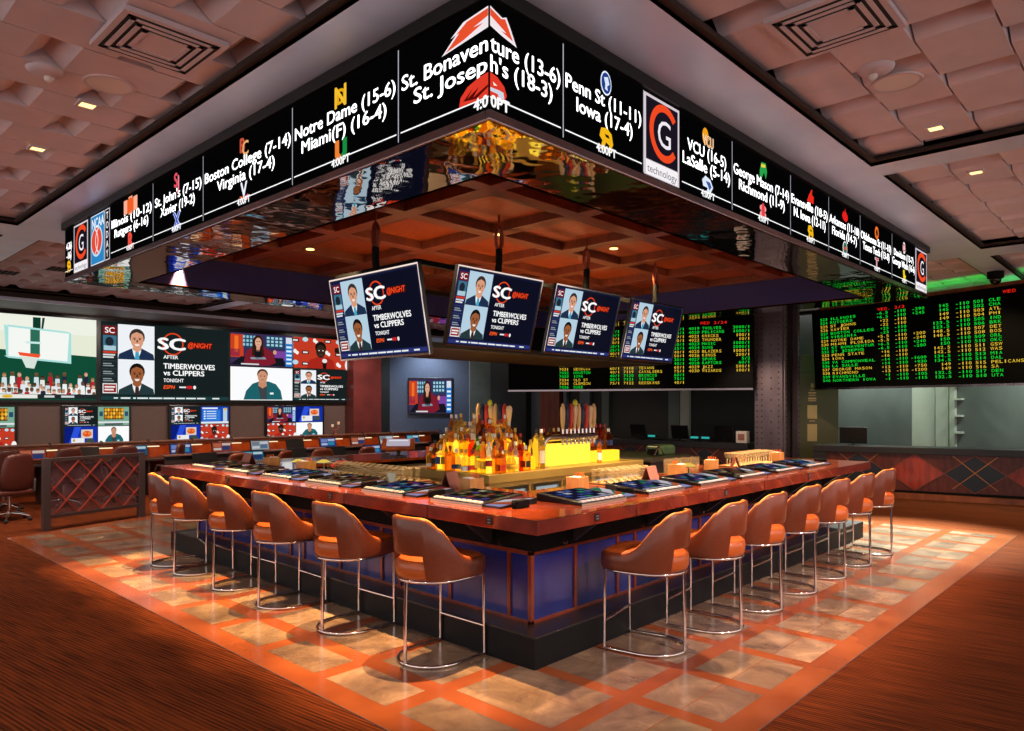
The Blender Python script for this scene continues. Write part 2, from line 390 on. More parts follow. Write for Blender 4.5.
def pic_man(p):
    p.rect(0, 0, 1, 1, '#fbfcfd')
    p.poly([(.2, .98), (.24, .72), (.34, .5), (.45, .42), (.6, .42), (.72, .5), (.8, .7), (.83, .98)], '#1c6068', 1)
    p.poly([(.42, .5), (.57, .5), (.57, .98), (.47, .98)], '#3c4246', 2)
    p.poly([(.44, .4), (.56, .4), (.57, .56), (.5, .64), (.43, .56)], '#c48a6c', 3); p.oval(.5, .2, .088, .16, '#4a342a', 3); p.oval(.5, .28, .08, .18, '#cc9272', 4)
    p.oval(.47, .26, .013, .014, '#20140f', 5); p.oval(.53, .26, .013, .014, '#20140f', 5); p.rect(.47, .37, .53, .385, '#7a4238', 5); p.rect(.62, .76, .68, .82, '#e8f0f0', 3)
def pic_athlete(p):
    p.rect(0, 0, 1, 1, '#c23a24')
    for a, b, k in [(.03, .1, 0), (.2, .06, 1), (.38, .1, 2), (.6, .08, 0), (.8, .08, 1), (.95, .1, 1), (.04, .48, 2), (.2, .48, 0), (.6, .48, 2), (.8, .5, 0), (.03, .82, 1), (.8, .86, 2), (.2, .85, 0)]:
        if k == 0: p.rect(a - .06, b - .05, a + .06, b + .06, '#2a1a20', 1); p.rect(a - .04, b - .02, a + .04, b + .03, '#f0e8e4', 2)
        elif k == 1: p.oval(a, b, .05, .075, '#b8d8e4', 1)
        else: p.oval(a - .015, b - .02, .03, .07, '#f4eeea', 1); p.oval(a + .02, b + .03, .028, .06, '#f4eeea', 2)
    p.poly([(.22, 1), (.28, .72), (.42, .62), (.6, .62), (.7, .72), (.74, 1)], '#a8251a', 3)
    p.oval(.47, .3, .1, .2, '#12100e', 4); p.oval(.47, .43, .085, .22, '#33241a', 5); p.oval(.44, .4, .013, .02, '#e8e0d8', 6); p.oval(.51, .4, .013, .02, '#e8e0d8', 6); p.rect(.44, .53, .51, .55, '#6a3a34', 6)
    p.poly([(.5, .74), (.58, .74), (.57, 1), (.51, 1)], '#10100f', 6); p.oval(.54, .74, .045, .07, '#e8e4e0', 7); p.oval(.99, .85, .07, .2, '#f2f0ee', 3)
def pic_food(p):
    p.rect(0, 0, 1, 1, '#1230a8'); p.poly([(0, 0), (.4, 0), (.15, 1), (0, 1)], '#0a1c78', 1); p.poly([(.3, 0), (.5, 0), (.3, 1), (.1, 1)], '#2a50d8', 2)
    p.rect(.5, .15, .86, .62, '#d8c8b8', 3); p.oval(.68, .38, .14, .16, '#e0501c', 4); p.oval(.62, .34, .05, .07, '#f08038', 5); p.oval(.75, .36, .05, .07, '#f08038', 5)
    p.rect(.2, .6, .6, .95, '#e8eaec', 6); p.oval(.28, .72, .04, .08, '#c8a050', 7); p.oval(.78, .78, .14, .14, '#3a4a44', 3)
def pic_blue(p):
    p.rect(0, 0, 1, 1, '#1648b8'); p.rect(.05, .05, .6, .14, '#e0e8f4', 1); p.rect(.05, .18, .7, .85, '#2a78d8', 1)
    for i in range(4): p.rect(.1, .24 + i * .14, .16, .32 + i * .14, '#e8f0f8', 2); p.rect(.2, .25 + i * .14, .55, .3 + i * .14, '#d8e8f8', 2)
    p.rect(.8, .1, .95, .9, '#b8d0d8', 1); p.oval(.88, .15, .05, .08, '#e0b040', 2); p.rect(0, .88, 1, 1, '#dce4ec', 2)
def pic_crowd(p):
    p.rect(0, 0, 1, 1, '#7aa890'); p.rect(.18, .05, .82, .68, '#5a3a18', 1)
    for i in range(7):
        for j in range(3): p.oval(.24 + i * .09, .16 + j * .19, .04, .09, ['#e8a020', '#f0c040', '#c87818'][(i + j) % 3], 2)
    p.rect(.04, .25, .15, .5, '#2a4a6a', 1); p.rect(.86, .25, .97, .5, '#2a4a6a', 1); p.rect(0, .78, 1, .88, '#d8e0e0', 1); p.rect(.2, .88, .8, .97, '#36424a', 1)
def pic_hoop(p):
    p.rect(0, 0, 1, 1, '#0f4a35'); p.rect(0, 0, 1, .2, '#eef2e4', 1); p.poly([(0, .2), (1, .2), (1, .46), (0, .38)], '#e6ebd6', 1)
    p.rect(.615, .02, .66, .44, '#0c3a2c', 2); p.poly([(.67, .02), (.685, .02), (.67, .22), (.66, .22)], '#12382e', 2)
    a = [(.465, .14), (.465, .5), (.83, .545), (.83, .18)]
    p.poly(a, '#f4f7f2', 3); p.rect(.6, .16, .655, .48, '#2c6c58', 4)
    for q in range(4):
        (x0, y0), (x1, y1) = a[q], a[(q + 1) % 4]; d = .012
        p.poly([(x0 - d, y0 - d), (x1 + d * (q in (1,)), y1 - d), (x1 + d, y1 + d), (x0 + d, y0 + d)], '#a8e0dc', 5)
    p.rect(.575, .31, .66, .335, '#c8ece8', 5); p.poly([(.53, .44), (.66, .46), (.65, .5), (.54, .48)], '#f0522c', 6)
    p.poly([(.545, .49), (.645, .5), (.622, .63), (.575, .62)], '#d8e4da', 6)
    rr = random.Random(5)
    tops = ['#eef0ee', '#dfe9ec', '#cfe0e6', '#f4f4f0', '#b8202c', '#23283a', '#e8e4e0']
    for row, (y, n) in enumerate([(.72, 23), (.82, 28), (.9, 32)]):
        for i in range(n):
            x = (i + .5 + rr.uniform(-.12, .12)) / n
            if rr.random() < .06: continue
            yy = y + rr.uniform(-.04, .03); c = rr.choice(tops)
            l = 2 + row * 2
            p.poly([(x - .016, min(.95, yy + .16)), (x - .013, yy + .025), (x + .013, yy + .025), (x + .016, min(.95, yy + .16))], c, l); p.oval(x, yy, .011, .026, rr.choice(['#d8a88c', '#c08a6c', '#6a4430', '#e0b498']), l + 1, 10)
            p.poly([(x - .011, yy - .004), (x - .008, yy - .026), (x + .008, yy - .026), (x + .011, yy - .004)], rr.choice(['#2a1a12', '#5a3a20', '#141010', '#8a6234']), l + 1)
    p.rect(0, .93, 1, .985, '#20282a', 9); p.rect(0, .935, .64, .98, '#e8e8e0', 10); p.oval(.47, .958, .03, .018, '#e0b020', 11); p.rect(.68, .945, .74, .97, '#d0d4d4', 10); p.rect(.78, .945, .86, .97, '#d0d4d4', 10)

# ================================================================== THE ROOM
# floor: striped carpet with an inlay of stone slabs set in timber bands
struct(mb('carpet').quad((-7, -7, 0), (20, -7, 0), (20, 21, 0), (-7, 21, 0)).build('floor'))
b = mb('wood_band')
b.prism([(2.48, 1.765), (12.22, 1.745), (12.2, 12.9), (5.6, 12.9), (4.46, 12.47), (2.46, 11.84)], -.01, .004)
b.use('ledge_cap')
for p, q in [((2.48, 1.765), (12.22, 1.745)), ((2.48, 1.765), (2.46, 11.84)), ((12.22, 1.745), (12.2, 12.9))]:
    b.bar((*p, .003), (*q, .003), .007, .006)
xs = [(2.66, 2.98), (3.12, 3.73)] + [(3.85 + .66 * i, 3.73 + .66 * (i + 1)) for i in range(12)] + [(11.77, 12.02)]
ys = [(1.955, 2.22), (2.226, 2.5), (2.63, 3.42)] + [(3.56 + .79 * i, 3.42 + .79 * (i + 1)) for i in range(11)]
b.use('stone_slab'); tones = []
for x0, x1 in xs:
    for y0, y1 in ys:
        y1 = min(y1, 11.78 if x0 < 3 else 11.95 if x0 < 3.5 else 12.1)
        if y1 - y0 < .1: continue
        xm = [(x0, x1)] if y1 < 2.6 or x1 < 3 else [(x0, (x0 + x1) / 2 - .002), ((x0 + x1) / 2 + .002, x1)]
        for a, c in xm:
            b.quad((a, y0, .0052), (c, y0, .0052), (c, y1, .0052), (a, y1, .0052))
o = struct(b.build('floor_inlay'))
at = o.data.attributes.new('tone', 'FLOAT_COLOR', 'FACE')
for i in range(len(o.data.polygons)):
    t = R.uniform(.42, .68); at.data[i].color = (t, t * R.uniform(.97, 1.02), t * R.uniform(.94, 1.04), 1)

# ceiling: woven tile fields between flat satin beams
FIELDS = [(-2.1, 2.25, 2.46, 10.3), (-2.1, 2.25, 11, 16.4), (2.25, 7.0, -2.65, 2.1), (7.36, 11.75, -2.65, 2.1), (12.38, 17.4, -2.65, 2.1),
          (2.64, 7.0, 11, 16.4), (7.36, 11.75, 11, 16.4), (12.38, 17.4, 11, 16.4), (12.2, 17.4, 2.46, 10.3)]
def tile_field(b, x0, x1, y0, y1, zf=4.085, up=.1, row=.43, pitch=.86, g=.12):
    # rows of flat plates with folded ends, each row shifted half a plate from the next
    n = max(1, round((y1 - y0) / row)); h = (y1 - y0) / n; zt = zf + up
    for j in range(n):
        d, e = y0 + j * h + .006, y0 + (j + 1) * h - .006
        cuts = [x0 + pitch * (k + (.5 if j % 2 else 0)) for k in range(-1, int((x1 - x0) / pitch) + 2)]
        pr = [(x0, zf)]
        for c in cuts:
            for x, z in ((c - g, zf), (c, zt), (c + g, zf)):
                if x0 < x < x1: pr.append((x, z))
        pr.append((x1, pr[-1][1] if pr[-1][1] == zf else zf + .03))
        b.use('ceiling_tile')
        for (xa, za), (xb, zb) in zip(pr, pr[1:]):
            b.quad((xa, d, za), (xb, d, zb), (xb, e, zb), (xa, e, za))
            for y in (d, e): b.quad((xa, y, za), (xb, y, zb), (xb, y, zt + .01), (xa, y, zt + .01))
    b.use('ceiling_gap').quad((x0, y0, zt + .01), (x1, y0, zt + .01), (x1, y1, zt + .01), (x0, y1, zt + .01))
    b.use('ceiling_gap')
    b.quad((x0, y0, 4.0), (x0, y1, 4.0), (x0, y1, 4.2), (x0, y0, 4.2)); b.quad((x1, y0, 4.0), (x1, y1, 4.0), (x1, y1, 4.2), (x1, y0, 4.2))
    b.quad((x0, y0, 4.0), (x1, y0, 4.0), (x1, y0, 4.2), (x0, y0, 4.2)); b.quad((x0, y1, 4.0), (x1, y1, 4.0), (x1, y1, 4.2), (x0, y1, 4.2))
    b.use('ceiling_gap'); d = .05
    for q in ((x0, x0 + d, y0, y1), (x1 - d, x1, y0, y1), (x0 + d, x1 - d, y0, y0 + d), (x0 + d, x1 - d, y1 - d, y1)):
        b.box(*q, 4.03, 4.06)
b = MB()
for f in FIELDS: tile_field(b, *f)
struct(b.build('ceiling'))
b = mb('satin_metal')
XC = sorted({-2.3, 17.6} | {v for f in FIELDS for v in f[:2]} | {2.64, 2.25}); YC = sorted({-2.8, 16.4} | {v for f in FIELDS for v in f[2:]})
for x0, x1 in zip(XC, XC[1:]):
    for y0, y1 in zip(YC, YC[1:]):
        cx, cy = (x0 + x1) / 2, (y0 + y1) / 2
        if any(f[0] < cx < f[1] and f[2] < cy < f[3] for f in FIELDS): continue
        b.box(x0, x1, y0, y1, 4.0, 4.2)
struct(b.build('ceiling_beam'))
# valance and soffit before the screens
b = mb('console_dark').box(-2.3, 14.6, 16.4, 16.6, 3.86, 4.2)
b.use('tv_wall').box(-2.3, 14.6, 16.6, 19.4, 3.98, 4.2)
struct(b.build('trim_1'))
struct(mb('satin_metal').box(-2.3, 14.6, 16.37, 16.41, 3.84, 3.9).build('trim_2'))
struct(mb('tv_wall').box(-2.3, 13.1, 19.305, 19.5, 0, 4.2).build('wall_back'))
# glossy red-brown pier, then the slanting grey-blue wall with its own screen
struct(mb('oxblood').box(12.9, 13.95, 18.85, 19.45, 0, 4.2).build('column'))
def slab(b, p, q, t, z0, z1):
    p, q = Vector((*p, 0)), Vector((*q, 0)); n = Vector((q.y - p.y, -(q.x - p.x), 0)).normalized() * -t
    return b.prism([(p.x, p.y), (q.x, q.y), (q.x + n.x, q.y + n.y), (p.x + n.x, p.y + n.y)], z0, z1)
struct(slab(mb('dark_wall'), (13.95, 19.6), (14.9, 19.64), .2, 0, 4.2).build('wall_recess'))
struct(slab(mb('blue_wall'), (14.55, 20.0), (16.72, 17.69), .2, 0, 4.2).build('wall_slanted'))
o = slab(mb('greenish_steel'), (16.72, 17.67), (17.24, 17.13), .25, 0, 4.2)
for i in range(26):
    for f in (.12, .88): o.ball((16.71 + .52 * f, 17.66 - .54 * f, .25 + i * .145), .014, 6, 4)
struct(o.build('column_riveted'))
struct(mb('dark_wall').box(17.4, 17.6, 7.2, 17.4, 0, 4.2).build('wall_right'))
struct(mb('dark_wall').box(17.05, 17.4, 15.4, 17.0, 0, 4.0).build('door_1'))
struct(mb('grey_panel').box(17.3, 17.4, 14.99, 15.33, 0, 3.2).build('trim_3'))
struct(mb('grey_panel').box(17.3, 17.4, 15.33, 16.1, 0, 3.2).build('trim_4'))
struct(mb('rust_wood').box(17.25, 17.4, 14.2, 14.98, 0, 3.2).build('trim_5'))
for i, (y0, y1, m) in enumerate([(13.93, 14.05, 'grey_panel'), (13.05, 13.42, 'grey_panel'), (12.35, 12.6, 'greenish_steel'), (10.02, 10.36, 'greenish_steel'), (9.74, 10.0, 'pale_pilaster')]):
    struct(mb(m).box(17.28, 17.4, y0, y1, 0, 3.2).build('trim_%d' % (6 + i)))
struct(mb('green_wall').box(18.0, 18.2, -4, 7.2, 0, 4.2).build('wall_front'))
b = mb('pale_pilaster').box(17.85, 18.0, 4.05, 4.5, 0, 4); b.box(17.82, 18.0, 3.78, 4.03, 0, 4)
struct(b.build('trim_12'))
b = mb('pale_pilaster').box(17.8, 18.0, 3.66, 3.76, 0, 3)
for i in range(6): b.box(17.72, 18.0, 3.52, 3.64, .5 + i * .36, .54 + i * .36)
struct(b.build('trim_13'))

# riveted steel column
ct = thing('steel_column', 'riveted dark steel column standing between the two green odds boards', 'column', (15, 6.4, 0))
b = mb('column_steel').box(14.6, 14.64, 6.08, 6.68, 0, 4.0); b.box(14.64, 15.3, 6.36, 6.4, 0, 4.0); b.box(15.3, 15.34, 6.08, 6.68, 0, 4.0)
b.box(14.64, 14.72, 6.04, 6.14, 0, 4.0); b.box(15.2, 15.3, 6.0, 6.12, 0, 4.0)
b.build('shaft', ct, bevel=.004)
b = mb('matte_black')
for i in range(34):
    z = .1 + i * .115
    for y in (6.16, 6.32, 6.52, 6.62):
        if y in (6.32,) and i % 2: continue
        b.ball((14.597, y, z), .013, 6, 4)
    for x in (14.68, 15.25): b.ball((x, 6.03 if x < 15 else 5.995, z), .012, 6, 4)
b.build('rivet_rows', ct, smooth=50)
sg = thing('sign_panel', 'stepped green-grey metal panel with a brass plaque beside the riveted column', 'sign', (16.2, 6.2, 0))
mb('bronze_sign').prism([(16.0, 6.55), (16.5, 5.62), (16.56, 5.65), (16.06, 6.58)], 0, 2.55).build('panel', sg, bevel=.01)
mb('bronze_sign').prism([(16.14, 6.3), (16.5, 5.62), (16.56, 5.65), (16.2, 6.33)], 2.55, 2.95).build('panel_step', sg, bevel=.01)
c = Canvas(.003)
c.oval(.1, .06, .03, .055, 'brass', 1); 
for i, (w, h) in enumerate([(.1, .02), (.16, .03), (.14, .02), (.17, .04), (.16, .02)]): c.rect(.1 - w / 2, .15 + i * .06, .1 + w / 2, .15 + i * .06 + h, 'brass', 1)
c.rect(.0, .5, .2, .8, 'brass', 1); c.rect(.04, .84, .16, .86, 'brass', 1); c.rect(.0, .92, .2, 1.3, 'brass', 1)
c.build('plaque', sg, (16.19, 6.18, 2.33), (.47, -.88, 0))

# ------------------------------------------------------------------ ceiling fittings
def vent(loc, rz, label):
    t = thing('ceiling_vent', label, 'vent', loc, rz, 'square ceiling vents')
    L = 'fixture'; w = .3
    mb(L).box(-w, w, -w, w, -.012, .02).build('backing', t, world=False)
    for k in range(4):
        r = w - .035 - .05 * k
        if k < 3:
            b = mb('slot')
            for q in ((-r, r, -r, -r + .022), (-r, r, r - .022, r), (-r, -r + .022, -r, r), (r - .022, r, -r, r)): b.box(*q, -.0135, -.011)
            b.build('slot_ring', t, world=False)
            b = mb(L); r -= .022
            for q in ((-r, r, -r, -r + .028), (-r, r, r - .028, r), (-r, -r + .028, -r, r), (r - .028, r, -r, r)): b.box(*q, -.017, -.011)
            b.build('louvre', t, world=False)
    return t
vent((1.75, 4.63, 4.06), 0, 'square louvred vent in the pink tiles, nearest the Notre Dame score')
vent((4.35, 1.5, 4.06), 0, 'square louvred vent in the pink tiles above the Penn St score')
for (x, y), l in zip([(1.75, 5.52), (5.49, 1.48)], ['round flush loudspeaker grille in the tiles on the Boston College side', 'round flush loudspeaker grille in the tiles on the LaSalle side']):
    t = thing('ceiling_speaker', l, 'speaker', (x, y, 4.085))
    b = mb('fixture').lathe([(.14, .0), (.165, .0), (.163, -.008), (.152, -.012), (.14, -.008)], (x, y, 4.085), 32, caps=False); b.build('trim_ring', t, smooth=40)
    mb('plate_white').lathe([(.001, -.006), (.142, -.006), (.142, 0)], (x, y, 4.085), 32, caps=False).build('grille', t)
for (x, y), l in zip([(1.38, 5.6), (5.17, 1.52)], ['small domed ceiling camera next to the speaker on the Boston College side', 'small domed ceiling camera next to the speaker on the LaSalle side']):
    t = thing('ceiling_camera', l, 'camera', (x, y, 4.085))
    mb('fixture').lathe([(.001, -.03), (.085, -.03), (.11, -.012), (.115, 0.005), (.001, .005)], (x, y, 4.085), 24, caps=False).build('base', t, smooth=40)
    mb('plate_white').ball((x + .03, y + .03, 4.052), .032, 14, 8).build('dome', t, smooth=80)
t = thing('dome_camera', 'black dome camera under the green-lit ceiling beam', 'camera', (13.9, 2.28, 4))
mb('matte_black').lathe([(.001, 0), (.12, 0), (.12, -.1), (.09, -.12), (.001, -.12)], (13.9, 2.28, 4), 20, caps=False).build('housing', t, smooth=40)
mb('screen_black').ball((13.9, 2.28, 3.87), .085, 16, 8).build('dome', t, smooth=80)
for (x, y), l in zip([(1.75, 6.0), (1.75, 7.34), (6.6, 1.49), (8.12, 1.49)], ['square glowing downlight just past the speaker on the Boston College side', 'square glowing downlight farther along the tiles on the Boston College side', 'square glowing downlight in the tiles before the cross beam', 'square glowing downlight in the tiles past the cross beam']):
    t = thing('downlight', l, 'ceiling light', (x, y, 4.08), 0, 'downlights in the tiles')
    b = mb('fixture')
    for q in ((-.07, .07, -.07, -.05), (-.07, .07, .05, .07), (-.07, -.05, -.05, .05), (.05, .07, -.05, .05)): b.box(x + q[0], x + q[1], y + q[2], y + q[3], 4.07, 4.09)
    b.build('trim_ring', t)
    mb('warm_lamp').box(x - .05, x + .05, y - .05, y + .05, 4.076, 4.088).build('lens', t)
for (x, y), l in zip([(3.0, 14.6), (3.6, 13.6)], ['dark square air grille in the tiles beyond the ticker, farther one', 'dark square air grille in the tiles beyond the ticker, nearer one']):
    t = thing('air_grille', l, 'vent', (x, y, 4.07)); b = mb('slot')
    for i in range(5):
        for j in range(5): b.box(x - .2 + i * .08, x - .14 + i * .08, y - .2 + j * .08, y - .14 + j * .08, 4.07, 4.08)
    b.build('slots', t); mb('fixture').box(x - .23, x + .23, y - .23, y + .23, 4.08, 4.09).build('plate', t)

# ================================================================== CANOPY AND TICKER
CX0, CX1, CY0, CY1 = 2.61, 11.09, 2.61, 9.77
cn = thing('bar_canopy', 'square canopy with mirrored rim and coffered timber ceiling hanging over the bar', 'canopy', (6.85, 6.19, 3.3))
def ring(b, x0, x1, y0, y1, w, z0, z1):
    b.box(x0, x1, y0, y0 + w, z0, z1); b.box(x0, x1, y1 - w, y1, z0, z1); b.box(x0, x0 + w, y0 + w, y1 - w, z0, z1); b.box(x1 - w, x1, y0 + w, y1 - w, z0, z1); return b
W = .62
ring(mb('mirror'), CX0 + .01, CX1 - .01, CY0 + .01, CY1 - .01, W, 3.3, 3.32).build('mirror_rim', cn)
b = mb('rim_metal'); ring(b, CX0 - .005, CX1 + .005, CY0 - .005, CY1 + .005, .03, 3.3, 3.352); b.build('rim_edge', cn, bevel=.006)
ix0, ix1, iy0, iy1 = CX0 + W, CX1 - W, CY0 + W, CY1 - W
b = mb('navy_wall')
ring(b, ix0 - .08, ix1 + .08, iy0 - .08, iy1 + .08, .08, 3.321, 3.78); b.build('inner_wall', cn)
b = mb('canopy_wood'); ring(b, ix0 - .02, ix1 + .02, iy0 - .02, iy1 + .02, .03, 3.3, 3.325); b.build('edge_strip', cn)
ring(mb('matte_black'), CX0 + .02, CX1 - .02, CY0 + .02, CY1 - .02, .06, 3.352, 3.93).build('carcass', cn)
b = mb('canopy_wood')
nx, ny = 6, 5; px, py = (ix1 - ix0) / nx, (iy1 - iy0) / ny
for i in range(nx + 1): b.box(ix0 + i * px - .09, ix0 + i * px + .09, iy0, iy1, 3.7, 3.86)
for j in range(ny + 1): b.box(ix0, ix1, iy0 + j * py - .09, iy0 + j * py + .09, 3.701, 3.861)
b.build('coffer_beams', cn, bevel=.006)
b = MB()
for i in range(nx):
    for j in range(ny):
        a, c, d, e = ix0 + i * px + .09, ix0 + (i + 1) * px - .09, iy0 + j * py + .09, iy0 + (j + 1) * py - .09
        b.use('coffer_panel').quad((a, d, 3.8), (c, d, 3.8), (c, e, 3.8), (a, e, 3.8))
        b.use('coffer_shade')  # dark strips paint the beams' shade along two sides of each panel
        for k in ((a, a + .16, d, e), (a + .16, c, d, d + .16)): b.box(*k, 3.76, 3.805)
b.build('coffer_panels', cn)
for k, (x, y, l) in enumerate([(5.64, 5.5, ''), (4.64, 7.68, ''), (7.1, 5.0, '')]):
    b = mb('warm_lamp').lathe([(.001, 0), (.05, 0), (.05, .01)], (x, y, 3.697), 16, caps=False); b.build('recessed_light', cn)

tk = thing('ticker_display', 'wraparound black scoreboard ticker around the canopy top with white college scores', 'scoreboard', (6.85, 6.19, 3.35))
b = mb('matte_black'); ring(b, CX0 + .004, CX1 - .004, CY0 + .004, CY1 - .004, .05, 3.353, 3.915); b.build('screen', tk)
b = mb('black'); ring(b, CX0 - .03, CX1 + .03, CY0 - .03, CY1 + .03, .09, 3.917, 3.998); b.build('top_trim', tk)

WHT = '#ffffff'
WS = 2.2
def emblem(p, k):
    if k == 'ND':
        p.text('D', .52, .5, .62, '#e8a818', 2, bold=.05); p.text('N', .48, .5, .9, '#f4c030', 3, bold=.03)
    elif k == 'U':
        p.poly([(.1, .05), (.38, .05), (.38, .6), (.5, .72), (.5, .98), (.22, .9), (.1, .7)], '#f08030', 2)
        p.poly([(.9, .05), (.62, .05), (.62, .6), (.5, .72), (.5, .98), (.78, .9), (.9, .7)], '#188a40', 2)
    elif k == 'BC': p.text('B', .35, .4, .7, '#c8503a', 2, bold=.05); p.text('C', .65, .62, .7, '#e8b070', 3, bold=.03)
    elif k == 'V':
        p.text('V', .5, .4, .75, '#f0f0ff', 3, bold=.05)
        p.poly([(.05, .75), (.15, .68), (.95, .92), (.85, .98)], '#e85a28', 2); p.poly([(.95, .75), (.85, .68), (.05, .92), (.15, .98)], '#d04a70', 2)
    elif k == 'SJ': p.text('S', .38, .42, .8, '#e85060', 2, bold=.05); p.text('J', .66, .6, .75, '#f08090', 3, bold=.05)
    elif k == 'X': p.text('X', .5, .5, .95, '#c8d4ff', 2, bold=.09); p.text('X', .5, .5, .9, '#3858c8', 3, bold=.02)
    elif k == 'I': p.text('I', .5, .5, .95, '#ffb090', 2, bold=.16, fit=.6); p.text('I', .5, .5, .85, '#f06028', 3, bold=.1, fit=.38)
    elif k == 'R': p.text('R', .5, .5, .95, '#f05040', 2, bold=.08)
    elif k == 'PSU':
        p.oval(.5, .5, .34, .5, '#e8f0ff', 2); p.oval(.5, .5, .29, .43, '#1c3c88', 3); p.poly([(.35, .3), (.6, .22), (.7, .5), (.55, .62), (.6, .8), (.42, .76), (.44, .55)], '#dce8ff', 4)
    elif k == 'gold':
        p.poly([(.1, .45), (.2, .1), (.55, .02), (.85, .2), (.95, .6), (.75, .98), (.6, .98), (.72, .7), (.5, .62), (.35, .98), (.15, .95), (.28, .6)], '#f4b818', 2); p.poly([(.4, .3), (.65, .3), (.72, .42), (.5, .42)], '#201400', 3)
    elif k == 'VCU': p.oval(.3, .4, .28, .42, '#f0a018', 2); p.text('VCU', .55, .6, .5, '#fff0d0', 3, bold=.09, fit=.9); p.text('VCU', .55, .6, .46, '#e08010', 4, bold=.02, fit=.84)
    elif k == 'blue': p.poly([(.0, .3), (.3, .05), (.75, .15), (1, .5), (.75, .85), (.35, .95), (.5, .6), (.1, .6)], '#dfe8f8', 2); p.poly([(.3, .3), (.7, .3), (.85, .5), (.65, .7), (.5, .5)], '#3858a0', 3)
    elif k == 'GM': p.poly([(.1, .6), (.3, .1), (.8, .05), (.95, .5), (.8, .95), (.6, .6), (.35, .95), (.1, .95)], '#28a048', 2); p.poly([(.25, .2), (.7, .15), (.75, .3), (.25, .4)], '#f0d040', 3)
    elif k == 'spider': p.oval(.5, .5, .2, .46, '#e84048', 2); p.oval(.5, .35, .38, .2, '#f0a0a0', 1); p.oval(.5, .7, .38, .2, '#f0a0a0', 1)
    elif k == 'E': p.poly([(0, .9), (.25, .5), (.6, .1), (.8, 0), (.7, .35), (1, .45), (.95, .9)], '#e82a1c', 2)
    elif k == 'hog': p.poly([(0, .6), (.2, .25), (.45, .3), (.5, 0), (.65, .25), (.95, .45), (1, .7), (.7, .95), (.2, .85)], '#e8201c', 2)
    elif k == 'F': p.oval(.5, .5, .4, .5, '#e8f0e8', 2); p.oval(.5, .5, .32, .42, '#2a6858', 3); p.poly([(.3, .45), (.7, .35), (.75, .55), (.35, .65)], '#e85030', 4)
    elif k == 'OSU': p.oval(.5, .5, .42, .5, '#f0702a', 2); p.oval(.5, .5, .2, .25, '#301000', 3)
    elif k == 'TT': p.rect(.1, .1, .9, .3, '#f0e0e0', 2); p.rect(.36, .1, .64, .95, '#f0e0e0', 2); p.rect(.16, .14, .84, .26, '#d82838', 3); p.rect(.42, .14, .58, .9, '#d82838', 3)
    elif k == 'Dv': p.oval(.5, .5, .34, .5, '#f4e8e8', 2); p.text('D', .5, .5, .6, '#d83030', 3, bold=.05)
    elif k == 'GW': p.poly([(.2, .1), (.6, 0), (.7, .4), (.95, .5), (.8, .95), (.3, .95)], '#f0d020', 2)
    elif k == 'swoosh':
        p.poly([(0, 1), (.32, .45), (.2, .5), (.48, .12), (1, 0), (1, .75), (.6, .85)], '#f2e6ea', 2); p.poly([(.1, .93), (.4, .45), (.32, .46), (.56, .18), (1, .08), (1, .35), (.7, .5), (.9, .52), (.5, .78)], '#e8502c', 3)
    elif k == 'swoosh2':
        p.poly([(0, 0), (.45, .2), (.6, .1), (.75, .4), (1, 1), (.4, .85), (0, .7)], '#f2e6ea', 2); p.poly([(0, .08), (.4, .27), (.55, .2), (.85, .85), (.4, .7), (.6, .68), (0, .35)], '#e8502c', 3)
    elif k == 'crest':
        p.poly([(0, 1), (.05, .6), (.3, .25), (.7, .05), (1, 0), (1, 1)], '#e03a28', 2); p.poly([(.15, .8), (.5, .4), (.3, .75), (.7, .45), (.5, .8), (1, .5), (1, .62), (.6, .9)], '#5a0a08', 3)
    elif k == 'crest2':
        p.poly([(0, 0), (.4, .08), (.8, .35), (.95, .7), (.8, 1), (0, 1)], '#e03a28', 2); p.poly([(0, .62), (.5, .6), (.75, .62), (.8, .85), (.55, .95), (.4, .78), (0, .78)], '#d0d4e0', 3); p.poly([(.15, .35), (.4, .45), (.2, .5)], '#fff0e0', 3)
def ticker_cell(o, u, w, l1, l2, k1, k2, h=.557, f1=.95, f2=.8, tm=True, edge=True):
    c = Canvas(.0012); g = c
    c.rect(.006, .004, w - .006, h - .004, '#030304', 1)
    pn = c.build('game_panel', tk, o, u)
    q = Canvas(.0012); q.text(l1, w / 2, h * .37, .082, WHT, 2, fit=(w - .03) * f1, bold=.02, st=WS); q.text(l2, w / 2, h * .565, .082, WHT, 2, fit=(w - .03) * f2, bold=.02, st=WS)
    q.build('lettering', pn, o, u)
    sz = .15
    for k_, yy in ((k1, .026), (k2, h * .665)):
        if k_: q = Canvas(.0012); emblem(Sub(q, w / 2 - sz * .56, yy, sz * 1.12, sz), k_); q.build('emblem', pn, o, u)
    q = Canvas(.0012); q.rect(.02, h * .885, w - .02, h * .9, WHT, 3)
    if tm: q.text('4:00PT', w / 2, h * .925, .05, WHT, 6, bold=.05)
    q.build('underline', pn, o, u)
    if edge:
        q = Canvas(.0012); q.rect(w - .004, .01, w + .004, h - .01, '#b8b4c0', 4); q.build('divider', pn, o, u)
def ticker_g(o, u, w, h=.557):
    c = Canvas(.0012); c.rect(0, .01, w, h - .005, '#d8ccd4', 1); c.rect(w * .05, .03, w * .95, h * .8, '#1a1420', 2); c.rect(w * .05, h * .81, w * .95, h * .98, '#f6f2f4', 2)
    pn = c.build('logo_panel', tk, o, u)
    q = Canvas(.0012); q.arc(w * .56, h * .41, w * .42, h * .35, w * .11, '#f04a22', 3, 40, 320, 30); q.text('G', w * .55, h * .42, h * .33, '#f2ecf4', 4, bold=.0)
    q.text('technology', w * .5, h * .9, h * .09, '#6a6470', 3, fit=w * .84, bold=0); q.build('lettering', pn, o, u)
